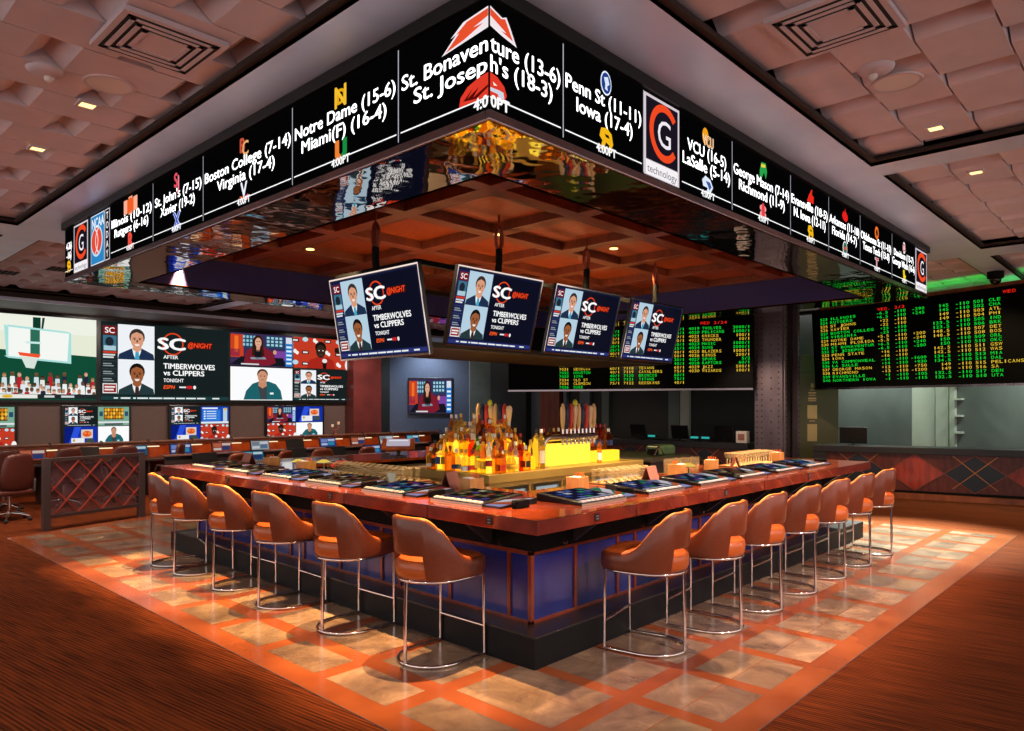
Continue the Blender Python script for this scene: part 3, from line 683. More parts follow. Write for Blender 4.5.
XL, YF, ZT = CX0, CY0, 3.912
u = (0, -1, 0)      # reading direction on the face turned to -X
def cl(y1, y0, *a, **k): ticker_cell((XL, y1, ZT), u, y1 - y0, *a, **k)
cl(9.76, 9.44, '4-36)', '-16)', None, 'gold', f1=.7, f2=.6, tm=False, edge=False)
ticker_g((XL, 9.42, ZT), u, .5)
w = .6; c = Canvas(.0012); c.rect(.0, .01, .44, .55, '#e8ecf4', 1); c.rect(.012, .02, .43, .54, '#2c86c4', 2); c.rect(.46, .01, .6, .55, '#d8d4dc', 1); c.rect(.47, .02, .59, .54, '#100c14', 2)
pn = c.build('logo_panel', tk, (XL, 8.82, ZT), u)
q = Canvas(.0012); q.text('NCAA', .24, .1, .1, '#e8f4ff', 3, fit=.38, bold=.04); q.oval(.2, .3, .19, .17, '#bfe0f4', 3); q.oval(.2, .3, .165, .145, '#e84a34', 4); q.arc(.06, .3, .2, .16, .02, '#f4e4e0', 5, -60, 60, 12); q.arc(.36, .3, .2, .16, .02, '#f4e4e0', 5, 120, 240, 12)
for i, ch in enumerate('TODAY'): q.text(ch, .53, .08 + i * .1, .07, '#f0eef4', 3, bold=.03)
q.build('lettering', pn, (XL, 8.82, ZT), u)
cl(8.2, 7.042, 'Illinois (10-12)', 'Rutgers (6-16)', 'I', 'R')
cl(7.042, 5.968, "St. John's (7-15)", 'Xavier (19-2)', 'SJ', 'X', f2=.7)
cl(5.968, 4.542, 'Boston College (7-14)', 'Virginia (17-4)', 'BC', 'V', f1=.98, f2=.66)
cl(4.542, 3.355, 'Notre Dame (15-6)', 'Miami(F) (16-4)', 'ND', 'U', f1=.97, f2=.82)
def corner_cell(o, u, w, h, parts, em1, em2, tm, x0):
    c = Canvas(.0012); c.rect(.0, .004, w, h - .004, '#030304', 1); pn = c.build('game_panel', tk, o, u)
    q = Canvas(.0012)
    for t, x, y, fit in parts: q.text(t, x, h * y, .086, WHT, 2, fit=fit, al='L', bold=.02, st=WS)
    q.build('lettering', pn, o, u)
    for e_, yy, hh_ in ((em1, .03, .145), (em2, .37, .125)): q = Canvas(.0012); emblem(Sub(q, e_[1], yy, e_[2], hh_), e_[0]); q.build('emblem', pn, o, u)
    q = Canvas(.0012); q.rect(.02 if not x0 else 0, h * .885, w - (.02 if x0 else 0), h * .9, WHT, 3); q.text(tm[0], tm[1], h * .925, .06, WHT, 6, al=tm[2], bold=.05); q.build('underline', pn, o, u)
corner_cell((XL, 3.355, ZT), u, 3.355 - 2.612, .557, [('St. Bonaven', .03, .385, .705), ('St. Josep', .14, .575, .59)], ('swoosh', .38, .36), ('crest', .52, .22), ('4:0', .74, 'R'), 0)
u = (1, 0, 0)
corner_cell((2.612, YF, ZT), u, 3.202 - 2.612, .557, [('ture (13-6)', .005, .385, .56), ("h's (18-3)", .005, .575, .49)], ('swoosh2', 0, .2), ('crest2', 0, .13), ('0PT', .003, 'L'), 1)
q = Canvas(.0012); q.rect(-.004, .01, .004, .547, '#b8b4c0', 4); q.build('divider', tk, (3.202, YF, ZT), u)
def cr(x0, x1, *a, **k): ticker_cell((x0, YF, ZT), u, x1 - x0, *a, **k)
cr(3.202, 4.036, 'Penn St (11-11)', 'Iowa (17-4)', 'PSU', 'gold', f1=.97, f2=.72)
ticker_g((4.046, YF, ZT), u, .45)
cr(4.51, 5.295, 'VCU (16-5)', 'LaSalle (5-14)', 'VCU', 'blue', f1=.78, f2=.95)
cr(5.295, 6.432, 'George Mason (7-14)', 'Richmond (11-9)', 'GM', 'spider', f1=.97, f2=.8)
cr(6.432, 7.374, 'Evansville (18-5)', 'N. Iowa (12-11)', 'E', 'gold', f1=.97, f2=.85)
cr(7.374, 8.317, 'Arkansas (11-10)', 'Florida (14-7)', 'hog', 'F', f1=.97, f2=.8)
cr(8.317, 9.475, 'Oklahoma St (11-10)', 'Texas Tech (13-8)', 'OSU', 'TT', f1=.97, f2=.85)
cr(9.475, 10.5, 'Davidson (13-7)', 'George Wash (16-6)', 'Dv', 'GW', f1=.85, f2=.97)
ticker_g((10.52, YF, ZT), u, .55)

# ================================================================== HANGING TELEVISIONS
hf = thing('hanging_frame', 'dark square-tube frame hung under the canopy behind the televisions', 'frame', (6.8, 6.2, 3.2))
b = mb('matte_black')
for z in (3.24, 2.44):
    for p, q in [((4.5, 5.5), (9.1, 5.5)), ((4.5, 6.9), (9.1, 6.9)), ((4.5, 5.5), (4.5, 6.9)), ((9.1, 5.5), (9.1, 6.9))]: b.bar((*p, z), (*q, z), .05, .05)
for x in (4.5, 6.0, 7.5, 9.1):
    for y in (5.5, 6.9): b.bar((x, y, 2.42), (x, y, 3.74 if x != 6.0 else 3.26), .04, .04)
b.build('tubes', hf)
mb('console_dark').box(4.6, 9.0, 5.56, 6.84, 2.41, 2.43).build('tray', hf)
def make_tv(label, W, H, loc, rz, tilt, pic, group=None, hang=True, roll=0.):
    """screen faces local -Y; the top edge leans forward by `tilt`"""
    t = thing('television', label, 'television', loc, rz, group)
    ca, sa = math.cos(tilt), math.sin(tilt)
    def P(x, d, h):            # h measured down from the top edge, d out of the screen
        return (x, -d * ca + h * sa, -h * ca - d * sa)
    def bx(b, x0, x1, d0, d1, h0, h1):
        return b.hexa([P(x0, d0, h1), P(x1, d0, h1), P(x1, d1, h1), P(x0, d1, h1)], [P(x0, d0, h0), P(x1, d0, h0), P(x1, d1, h0), P(x0, d1, h0)])
    bx(mb('bezel'), -W / 2, W / 2, -.045, 0, 0, H).build('casing', t, bevel=.006, world=False)
    bx(mb('matte_black'), -W / 2 + .12, W / 2 - .12, -.1, -.045, .1, H - .12).build('back_cover', t, bevel=.02, world=False)
    e = .022; b = mb('chrome')
    bx(b, -W / 2, W / 2, 0, .006, 0, .014); bx(b, -W / 2, -W / 2 + .01, 0, .006, .014, H - .014); bx(b, W / 2 - .01, W / 2, 0, .006, .014, H - .014); bx(b, -W / 2, W / 2, 0, .006, H - .016, H)
    b.build('rim', t, world=False)
    c = Canvas(.0008); pic(Sub(c, 0, 0, W - 2 * e, H - 2 * e, 1))
    o = Vector(P(-W / 2 + e, .001, e)); v = Vector(P(0, 0, 0)) - Vector(P(0, 0, 1))
    c.build('screen', t, o, (1, 0, 0), v, world=False)
    if hang:
        b = mb('matte_black'); b.tube([P(0, -.07, .3), P(0, -.07, .05), (0, .06, .12), (0, .06, .25)], .035, 10); b.build('mount_pole', t, smooth=40, world=False)
        b = mb('coil')
        b.tube([(.05 * math.cos(a), .06, .36 + .12 * math.sin(a)) for a in [2 * PI * i / 16 for i in range(16)]], .016, 8, True)
        b.tube([(.035 * math.cos(a) + .01, .075, .36 + .1 * math.sin(a)) for a in [2 * PI * i / 16 for i in range(16)]], .012, 8, True)
        b.tube([(0, .06, .45), (0, .06, .6)], .012, 6); b.build('cable_loop', t, smooth=60, world=False)
    return t
BL = dict(base='#141838', side='#1c2250', foot='#2a3270', wall='#0d0f20', bg='#b4cfe0')
GTV = 'televisions hung under the canopy'
tv2 = make_tv('hanging sports television over the back bar, leftmost of the row of three', 1.24, .79, (5.28, 5.08, 3.18), 0, rad(14), lambda p: pic_sc(p, **BL), GTV)
dup(tv2, (6.75, 5.08, 3.18), 0, 'hanging sports television, middle of the row of three')
dup(tv2, (8.25, 5.08, 3.18), 0, 'hanging sports television, rightmost of the row of three, nearest the odds board')
make_tv('larger hanging sports television facing the long left counter, apart from the row of three', 1.42, .83, (4.1, 5.71, 3.11), rad(-90), rad(10), lambda p: pic_sc(p, **BL), GTV)

# ================================================================== THE BAR
X0, X1, Y0, Y1, ZB = 3.57, 10.4, 3.12, 9.4, 1.07
bar = thing('bar_counter', 'large square bar with glossy copper-brown counter, blue panelled base and black stone plinth', 'bar', (7, 6.2, 0))
def lring(b, off, w1, z0, z1):
    x0, x1, y0, y1 = X0 + off, X1 - off, Y0 + off, Y1 - off
    b.prism([(x0, y0), (x1, y0), (x1, y0 + w1), (x0 + w1, y0 + w1), (x0 + w1, y1 - w1), (x1, y1 - w1), (x1, y1), (x0, y1)], z0, z1)
    return b
lring(mb('bar_top'), .004, 1.17, 1.03, 1.07).build('countertop', bar, bevel=.004)
b = mb('fascia')
b.box(X0, X0 + .03, Y0, Y1, .972, 1.066); b.box(X0 + .03, X1, Y0, Y0 + .03, .972, 1.066); b.box(X0 + .03, X1, Y1 - .03, Y1, .972, 1.066)
b.build('fascia', bar, bevel=.004)
for i in range(6):
    mb('matte_black').box(X0 - .002, X0 + .001, Y0 + 1.12 * (i + 1) - .002, Y0 + 1.12 * (i + 1) + .002, .972, 1.066).build('joint_line', bar)
    mb('matte_black').box(X0 + 1.16 * (i + 1) - .002, X0 + 1.16 * (i + 1) + .002, Y0 - .002, Y0 + .001, .972, 1.066).build('joint_line', bar)
lring(mb('chrome'), -.001, .006, 1.066, 1.071).build('edge_trim', bar)
for k in range(3):
    for q in ((X0 - .006, X0 + .002, Y0 + .42 + 2.0 * k, Y0 + .48 + 2.0 * k), (X0 + .62 + 2.0 * k, X0 + .68 + 2.0 * k, Y0 - .006, Y0 + .002)):
        o = mb('bezel').box(*q, .995, 1.05).build('socket_plate', bar, bevel=.003)
        b = mb('button_white'); xm, ym = (q[0] + q[1]) / 2, (q[2] + q[3]) / 2
        for z in (1.012, 1.032):
            if q[1] - q[0] < .02: b.box(q[0] - .001, q[0], ym - .015, ym + .015, z - .003, z + .003)
            else: b.box(xm - .015, xm + .015, q[2] - .001, q[2], z - .003, z + .003)
        b.build('socket', o)
PX = 3.93; PY = 3.5
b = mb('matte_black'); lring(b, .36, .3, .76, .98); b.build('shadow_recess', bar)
for i in range(6):
    y = 3.9 + i * 1.05
    b = mb('console_dark'); b.hexa([(PX - .02, y, .78), (PX - .02, y + .05, .78), (PX + .05, y + .05, .78), (PX + .05, y, .78)], [(PX - .28, y, .972), (PX - .28, y + .05, .972), (PX + .05, y + .05, .972), (PX + .05, y, .972)])
    b.build('bracket', bar); b = mb('console_dark'); x = 4.4 + i * 1.05
    b.hexa([(x, PY - .02, .78), (x + .05, PY - .02, .78), (x + .05, PY + .05, .78), (x, PY + .05, .78)], [(x, PY - .28, .972), (x + .05, PY - .28, .972), (x + .05, PY + .05, .972), (x, PY + .05, .972)])
    b.build('bracket', bar)
for i in range(6):
    y = 3.86 + i * 1.05; x = 4.36 + i * 1.05
    mb('chrome').tube([(PX - .05, y - .12, .8), (PX - .09, y - .12, .79), (PX - .09, y - .12, .81)], .006, 6).build('bag_hook', bar)
    mb('chrome').tube([(x - .12, PY - .05, .8), (x - .12, PY - .09, .79), (x - .12, PY - .09, .81)], .006, 6).build('bag_hook', bar)
lring(mb('dark_wall'), .385, .25, .2, .77).build('base_core', bar)
# the framed blue glass panels
b = mb('copper_wood')
b.box(PX - .015, PX + .02, PY - .015, 9.0, .735, .765); b.box(PX - .015, PX + .02, PY - .015, 9.0, .232, .258)
b.box(PX - .015, 10.0, PY - .015, PY + .02, .735, .765); b.box(PX - .015, 10.0, PY - .015, PY + .02, .232, .258)
ed = [.0, .2, .45 + .42]; pos = [0, .21]
w = [.66, .66, .26]; k = 0
while pos[-1] < 5.3: pos.append(pos[-1] + w[k % 3]); k += 1
pl = pos
posr = [0, .51, 1.08, 1.34]; k = 0; w = [.57, .57, .26]
while posr[-1] < 5.9: posr.append(posr[-1] + w[k % 3]); k += 1
for p in pl: b.box(PX - .015, PX + .02, PY + p - .015 - .0, PY + p + .02, .258, .735)
for p in posr[1:]: b.box(PX + p - .015, PX + p + .02, PY - .015, PY + .02, .258, .735)
b.build('panel_frame', bar, bevel=.003)
for a, c in zip(pl, pl[1:]): mb('blue_panel').box(PX, PX + .015, PY + a + .02, PY + c - .015, .258, .735).build('glass_panel', bar)
for a, c in zip(posr, posr[1:]): mb('blue_panel').box(PX + a + .02, PX + c - .015, PY, PY + .015, .258, .735).build('glass_panel', bar)
b = mb('plinth_stone'); b.prism([(3.72, 3.28), (10.6, 3.28), (10.6, 4.1), (4.6, 4.1), (4.6, 8.6), (10.6, 8.6), (10.6, 9.47), (3.72, 9.47)], 0, .222)
b.build('plinth', bar, bevel=.004)
lring(mb('plinth_top'), .152, .25, .222, .234).build('plinth_slab', bar)

# ---- back bar island
isl = thing('back_bar_island', 'steel-topped back bar island with lit glass-door coolers beneath the bottles', 'back bar', (7.2, 6.3, 0))
IX0, IX1, IY0, IY1, IZ = 5.7, 8.75, 5.7, 7.2, 1.05
mb('gold_panel').box(IX0 - .03, IX1 + .03, IY0 - .03, IY1 + .03, .95, IZ).build('worktop', isl, bevel=.006)  # steel top; its gold reflection is put into the colour
b = mb('gold_panel'); b.box(IX0, IX1, IY0, IY1, .0, .95); b.build('carcass', isl)
for i in range(5):
    x0 = IX0 + .1 + i * .6; x1 = x0 + .52
    f = mb('steel'); f.box(x0, x0 + .05, IY0 - .04, IY0, .12, .9); f.box(x1 - .05, x1, IY0 - .04, IY0, .12, .9); f.box(x0 + .05, x1 - .05, IY0 - .04, IY0, .86, .9); f.box(x0 + .05, x1 - .05, IY0 - .04, IY0, .12, .16)
    d = f.build('cooler_door', isl)
    c = Canvas(.002); c.rect(0, 0, .42, .7, '#9aa8ac', 1)
    for r in range(3):
        c.rect(0, .2 + r * .22, .42, .215 + r * .22, '#5a6468', 2)
        for q in range(7): c.rect(.02 + q * .058, .06 + r * .22, .055 + q * .058, .2 + r * .22, R.choice(['#c8d8e0', '#e8f0f0', '#6a5a9a', '#c0a868', '#7a98a8']), 2); 
    c.build('lit_shelves', d, (x0 + .05, IY0 - .01, .86))
    mb('chrome').tube([(x1 - .07, IY0 - .06, .35), (x1 - .07, IY0 - .06, .75)], .01, 8).build('handle', d)
mb('panel_amber').box(IX0 - .02, IX0, IY0 + .5, IY0 + .62, .5, .9).build('side_plate', isl)
GY = '#ffd02a'
bd = thing('bottle_display', 'glowing yellow stepped bottle riser on the corner of the back bar', 'bottle display', (6.2, 6.2, IZ))
b = mb(em(GY, 2.2)); b.prism([(5.87, 5.87), (6.68, 5.87), (6.68, 6.9), (5.87, 6.9)], IZ, 1.2); b.build('lit_step', bd, bevel=.006)
b = mb(em(GY, 2.2)); b.prism([(6.05, 6.05), (6.68, 6.05), (6.68, 6.9), (6.05, 6.9)], 1.2, 1.36); b.build('lit_step', bd, bevel=.006)
b = mb(em('#ffd840', 1.5)).box(7.05, 7.9, 5.95, 6.3, IZ, 1.33); tag(b.build('light_box', bevel=.008), 'tall glowing yellow light box beneath the tap handles', 'light box')
b = mb(em('#ffd030', 1.5)).box(8.0, 8.52, 5.9, 6.2, IZ, 1.2); tag(b.build('light_box', bevel=.008), 'low glowing yellow light box at the far end of the back bar', 'light box')

BOT = {'wine': [(.001, 0), (.036, 0), (.038, .01), (.038, .18), (.03, .22), (.014, .255), (.013, .3)],
       'slim': [(.001, 0), (.03, 0), (.032, .01), (.032, .22), (.026, .25), (.013, .275), (.012, .31)],
       'squat': [(.001, 0), (.048, 0), (.052, .015), (.052, .12), (.044, .15), (.016, .175), (.015, .22)],
       'square': [(.001, 0), (.044, 0), (.046, .008), (.046, .17), (.038, .195), (.015, .21), (.014, .25)],
       'round': [(.001, 0), (.035, 0), (.056, .05), (.054, .11), (.03, .16), (.014, .185), (.013, .24)]}
SH = {'wine': 'long-necked', 'slim': 'tall slim', 'squat': 'squat', 'square': 'square-shouldered', 'round': 'round-bellied'}
def liquor(n, c): return mat('liquor_' + n, c, .08, trans=.86, ior=1.12, spec=.6)
LQ = [('amber', (246, 186, 84)), ('dark brown', (120, 52, 22)), ('golden', (252, 214, 110)), ('clear', (244, 240, 220)), ('red', (216, 60, 34)), ('orange', (248, 160, 64)), ('green', (60, 170, 50)), ('whisky brown', (196, 110, 44))]
WT = [6, 2, 6, 3, 1, 3, .5, 3]
LB = [('cream', (236, 222, 190)), ('white', (235, 235, 230)), ('black', (26, 24, 24)), ('red', (180, 36, 28)), ('yellow', (238, 190, 50)), ('blue', (40, 60, 120))]
CP = [('black', (22, 20, 20)), ('gold', (196, 150, 60)), ('white', (230, 226, 220)), ('red', (160, 30, 24)), ('silver', (190, 190, 190))]
ORD = ['first', 'second', 'third', 'fourth', 'fifth', 'sixth', 'seventh', 'eighth', 'ninth', 'tenth', 'eleventh', 'twelfth', 'thirteenth']
def bottle(x, y, z, where, grp, kind=None, lq=None, k=1.):
    kind = kind or R.choice(list(BOT)); ln, lc = lq or R.choices(LQ, WT)[0]; bn, bc = R.choice(LB); cn_, cc = R.choice(CP)
    lab = R.random() < .5; la = R.uniform(.12, .4); lb_ = la + R.uniform(.25, .5)
    pr = [(r * k, h * k) for r, h in BOT[kind]]; top = pr[-1]; n = 4 if kind == 'square' else 14
    t = thing('liquor_bottle', ('%s %s bottle, %s label, %s cap, %s' % (SH[kind], ln, bn, cn_, where)) if lab else ('%s %s bottle, no label, %s cap, %s' % (SH[kind], ln, cn_, where)), 'bottle', (x, y, z), 0, grp)
    rz = PI / 4 if kind == 'square' else 0
    b = mb(liquor(ln, lc)); b.lathe([(r * (1.3 if n == 4 and i < 5 else 1), h) for i, (r, h) in enumerate(pr)], (0, 0, 0), 14 if n != 4 else 4)
    if n == 4: b.v = [((vx - vy) * .7071, (vx + vy) * .7071, vz) for vx, vy, vz in b.v]
    b.build('glass_body', t, smooth=50, world=False)
    hb = pr[3][1]; r = max(p[0] for p in pr[:4])
    lm = mat('label_' + bn, bc, .6)
    if not lab: pass
    elif n == 4:
        w = r * .8; b = mb(lm)
        b.box(-r * .93, -r * .915, -w, w, hb * la, hb * lb_).box(-w, w, -r * .93, -r * .915, hb * la, hb * lb_); b.build('paper_label', t, world=False)
    else:
        rr = lambda h: next((a[0] + (c_[0] - a[0]) * (h - a[1]) / (c_[1] - a[1]) for a, c_ in zip(pr[1:], pr[2:]) if a[1] <= h <= c_[1]), r)
        b = mb(lm); a, m_, c_ = hb * la, hb * (la + lb_) / 2, hb * lb_
        b.lathe([(rr(a) + .0012, a), (rr(m_) + .0012, m_), (rr(c_) + .0012, c_)], (0, 0, 0), 14, caps=False); b.build('paper_label', t, smooth=50, world=False)
    b = mb(mat('cap_' + cn_, cc, .35, .4 if cn_ in ('gold', 'silver') else 0)); b.lathe([(.001, top[1] - .02), (top[0] + .004, top[1] - .02), (top[0] + .004, top[1] + .025), (.001, top[1] + .025)], (0, 0, 0), 10, caps=False)
    b.build('cap', t, smooth=40, world=False)
    return t
GB = 'liquor bottles on the back bar'
for tier, (a, z, n1, n2) in enumerate([(5.78, IZ, 11, 9), (5.955, 1.2, 9, 8), (6.14, 1.36, 8, 6)]):
    tn = ['bottom row', 'middle step', 'top step'][tier]
    for i in range(n1):
        bottle(a + R.uniform(-.012, .012), a + .1 + i * (6.85 - a - .1) / (n1 - .5), z, '%s, %s back from corner' % (tn, ORD[i]), GB, k=1.1)
    for i in range(n2):
        bottle(a + i * (6.48 - a) / (n2 - 1), a + R.uniform(-.012, .012), z, '%s, %s along from corner' % (tn, ORD[i]), GB, k=1.1)
for i in range(9):
    bottle(6.3 + .045 * (i % 8), 6.32 + .1 * (i // 3) + .03 * (i % 3), 1.36, 'packed behind top step, %s from taps' % ORD[i], GB, k=1.15) if i % 2 == 0 else None
for i, (x, h) in enumerate([(6.6, 1.0), (6.7, 1.0)]):
    bottle(x, 5.8, IZ, 'pair by the curved pipe, %s one' % ['outer', 'inner'][i], GB, 'slim', ('golden', (246, 190, 70)), 1.5)
for i in range(8): bottle(7.1 + i * .1, 6.1, 1.33, 'on the tall light box, %s along' % ORD[i], 'bottles on the tall light box', 'squat', R.choice([LQ[0], LQ[4], LQ[1], LQ[5]]), .8)
for i in range(5): bottle(8.06 + i * .1, 6.05, 1.2, 'on the low light box, %s along' % ORD[i], 'bottles on the low light box', R.choice(['wine', 'slim', 'square']), R.choice([LQ[4], LQ[1], LQ[7]]), 1.1)
bottle(7.97, 5.85, IZ, 'alone between the two light boxes', GB, 'slim', LQ[5], 1.0)

def tap_tower(label, pts_pipe, p, q, n, names):
    t = thing('beer_tap_tower', label, 'beer tap', (p[0], p[1], IZ))
    b = mb('chrome'); b.tube(pts_pipe, .045, 14); b.lathe([(.001, 0), (.09, 0), (.09, .012), (.05, .03), (.001, .03)], (pts_pipe[0][0], pts_pipe[0][1], IZ), 20, caps=False); b.build('arched_pipe', t, smooth=60)
    P, Q = Vector(p), Vector(q)
    for i in range(n):
        c = P.lerp(Q, (i + .5) / n)
        s = mb('chrome'); s.tube([c + Vector((0, 0, -.1)), c + Vector((0, 0, .1))], .016, 8); s.tube([c, c + Vector((-.05, -.05, -.02)), c + Vector((-.06, -.06, -.1))], .012, 8)
        so = s.build('spout', t, smooth=50)
        k = i % 4; col = [(216, 176, 120), (28, 34, 66), (196, 50, 36), (226, 196, 150)][k]
        h = mb(mat('tap_handle_%d' % k, col, .35)); z0 = .1
        h.lathe([(.001, z0), (.016, z0), (.03, z0 + .08), (.036, z0 + .2), (.032, z0 + .28), (.02, z0 + .3), (.022, z0 + .32), (.001, z0 + .34)] if k != 3 else [(.001, z0), (.014, z0), (.022, z0 + .1), (.04, z0 + .22), (.045, z0 + .26), (.03, z0 + .3), (.001, z0 + .31)], c, 12, caps=False)
        h.build('tap_handle', so, smooth=50)
    mb(mat('finial', (200, 200, 60), .4)).ball(P.lerp(Q, .4) + Vector((0, 0, .44)), .035, 10, 6, 1.4).build('finial', t, smooth=60)
arch = lambda x, y, dx, dy: [(x, y, IZ)] + [(x, y, 1.28)] + [(x + dx * .14 * (1 - math.cos(a)), y + dy * .14 * (1 - math.cos(a)), 1.28 + .14 * math.sin(a)) for a in [PI / 2 * i / 6 for i in range(1, 7)]] + [(x + dx * 1.12, y + dy * 1.12, 1.42)]
tap_tower('chrome arched beer tap rail over the tall light box', arch(6.83, 5.9, 1, 0), (7.2, 5.9, 1.42), (7.95, 5.9, 1.42), 9, 0)
tap_tower('chrome beer tap rail standing behind the crowded bottles', [(6.75, 7.05, IZ), (6.75, 7.05, 1.42), (6.75, 6.3, 1.42)], (6.75, 7.0, 1.42), (6.75, 6.35, 1.42), 8, 0)

# ---- bar stools
def sq(v):
    x, y, z = v; r = math.hypot(x, y)
    if r < 1e-3: return v
    a = math.atan2(y, x); k = 1.0
    if x > 0: k = (abs(math.cos(a)) ** 4.6 + abs(math.sin(a)) ** 4.6) ** (-1 / 4.6)
    return (x * k * (1.0 if x < 0 else 1.14), y * (k if x > 0 else 1) * .96, z)
def shell(seg=56):
    b = mb('leather'); ths = [rad(-156 + 312 * i / seg) for i in range(seg + 1)]
    def rad_(t): return .29
    def prof(t):
        d = abs(math.degrees(t))
        s = min(1, max(0, (d - 32) / (112 - 32))); s = s * s * (3 - 2 * s)
        top = 1.05 - .315 * s - .012 * (d / 50) ** 2 * (d < 60)
        e = min(1, max(0, (d - 140) / 16)); top -= .03 * e * e
        bot = .782 if d < 38 else .607
        return top, bot
    def ring(t, bot=None):
        top, bt = prof(t); bt = bot if bot is not None else bt
        out = []
        def pt(r, z):
            fl = .022 * max(0, (z - .74)) / .31
            rr = r + fl
            return sq((-rr * math.cos(t), rr * math.sin(t), z))
        w = .044
        for r, z in [(.285, bt), (.292, bt + .02), (.292, (bt + top) / 2), (.29, top - .02), (.29 - w * .2, top - .004), (.29 - w / 2, top), (.29 - w * .8, top - .004), (.29 - w, top - .02), (.29 - w, (bt + top) / 2), (.29 - w, bt + .015), (.27, bt)]: out.append(pt(r, z))
        return out
    rings = []
    for i, t in enumerate(ths):
        d = abs(math.degrees(t)); rings.append(ring(t))
        if i < seg:
            d2 = abs(math.degrees(ths[i + 1]))
            if (d >= 38) != (d2 >= 38):
                pass
    n = 11
    for r0, r1 in zip(rings, rings[1:]):
        if abs(r0[0][2] - r1[0][2]) > .1:   # edge of the slot: a vertical end face
            hi, lo = (r0, r1) if r0[0][2] > r1[0][2] else (r1, r0)
        b.add(r0 + r1, [(i, (i + 1) % n, n + (i + 1) % n, n + i) for i in range(n)])
    b.add(rings[0], [tuple(range(n))]); b.add(rings[-1], [tuple(range(n))])
    return b
def stool(label, loc, rz, group):
    t = thing('bar_stool', label, 'bar stool', loc, rz, group)
    o = shell().build('backrest', t, smooth=55, world=False)
    bmx = bmesh.new(); bmx.from_mesh(o.data); bmesh.ops.remove_doubles(bmx, verts=bmx.verts, dist=.0005); bmesh.ops.recalc_face_normals(bmx, faces=bmx.faces); bmx.to_mesh(o.data); bmx.free(); o.data.set_sharp_from_angle(angle=rad(55))
    # piping along the rim
    b = mb('piping'); pts = []
    for i in range(57):
        a = rad(-154 + 308 * i / 56); d = abs(math.degrees(a)); s = min(1, max(0, (d - 32) / 80)); s = s * s * (3 - 2 * s)
        top = 1.05 - .315 * s - .012 * (d / 50) ** 2 * (d < 60); e = min(1, max(0, (d - 140) / 16)); top -= .03 * e * e
        r = .29 - .036 + .022 * max(0, top - .74) / .31; pts.append(sq((-r * math.cos(a), r * math.sin(a), top - .004)))
    b.tube(pts, .006, 6); b.build('piping', o, smooth=60, world=False)
    b = mb('leather_seat'); pr = [(.001, .607), (.24, .607), (.275, .612), (.287, .64), (.29, .69), (.284, .722), (.258, .742), (.16, .75), (.001, .752)]
    b.lathe(pr, (0, 0, 0), 40, caps=False)
    b.v = [sq(v) for v in b.v]; b.build('seat', t, smooth=60, world=False)
    b = mb('chrome'); pts = [sq((.272 * math.cos(2 * PI * i / 36), .272 * math.sin(2 * PI * i / 36), .598)) for i in range(36)]
    b.tube(pts, .011, 8, True); b.box(-.25, .25, -.02, .02, .592, .606); b.build('seat_ring', t, smooth=60, world=False)
    for s in (-1, 1): mb('chrome').tube([(.268, s * .235, .6), (.27, s * .244, .012)], .0105, 10).build('leg', t, smooth=60, world=False)
    mb('chrome').tube([(-.262, 0, .6), (-.27, 0, .012)], .0125, 10).build('leg', t, smooth=60, world=False)
    pts = [(.27, -.244, .012), (.0, -.25, .012)] + [(-.27 * math.sin(PI * i / 20), -.25 * math.cos(PI * i / 20), .012) for i in range(1, 20)] + [(.0, .25, .012), (.27, .244, .012)]
    mb('chrome').tube(pts, .0115, 10).build('base_ring', t, smooth=60, world=False)
    mb('chrome').tube([(.269, -.243, .215), (.269, .243, .215)], .011, 10).build('footrest', t, smooth=60, world=False)
    return t
GA, GC = 'bar stools along the counter facing the video wall side', 'bar stools along the counter facing the odds boards side'
ysl = [4.0, 5.07, 6.1, 7.03, 7.96, 8.56]
s0 = stool('brown leather bar stool nearest the bar corner, Notre Dame score side', (3.435, ysl[0], .006), 0, GA)
for i, y in enumerate(ysl[1:]):
    dup(s0, (3.435, y, .006), [.03, -.02, .04, -.03, -.22][i], 'brown leather bar stool, %s from near corner on the Notre Dame side%s' % (ORD[i + 1], ', last one' if i == 4 else ''))
for i, x in enumerate([4.70, 5.5, 6.3, 7.12, 7.95, 8.77, 9.6]):
    dup(s0, (x, 2.975 if i == 0 else 2.91, .006), PI / 2 + [.2, .1, .05, .02, 0, .03, -.02][i], 'orange-brown bar stool, %s from near corner on the Penn St side' % ORD[i] if i else 'orange-brown leather bar stool nearest the bar corner, on the Penn St score side', GC)

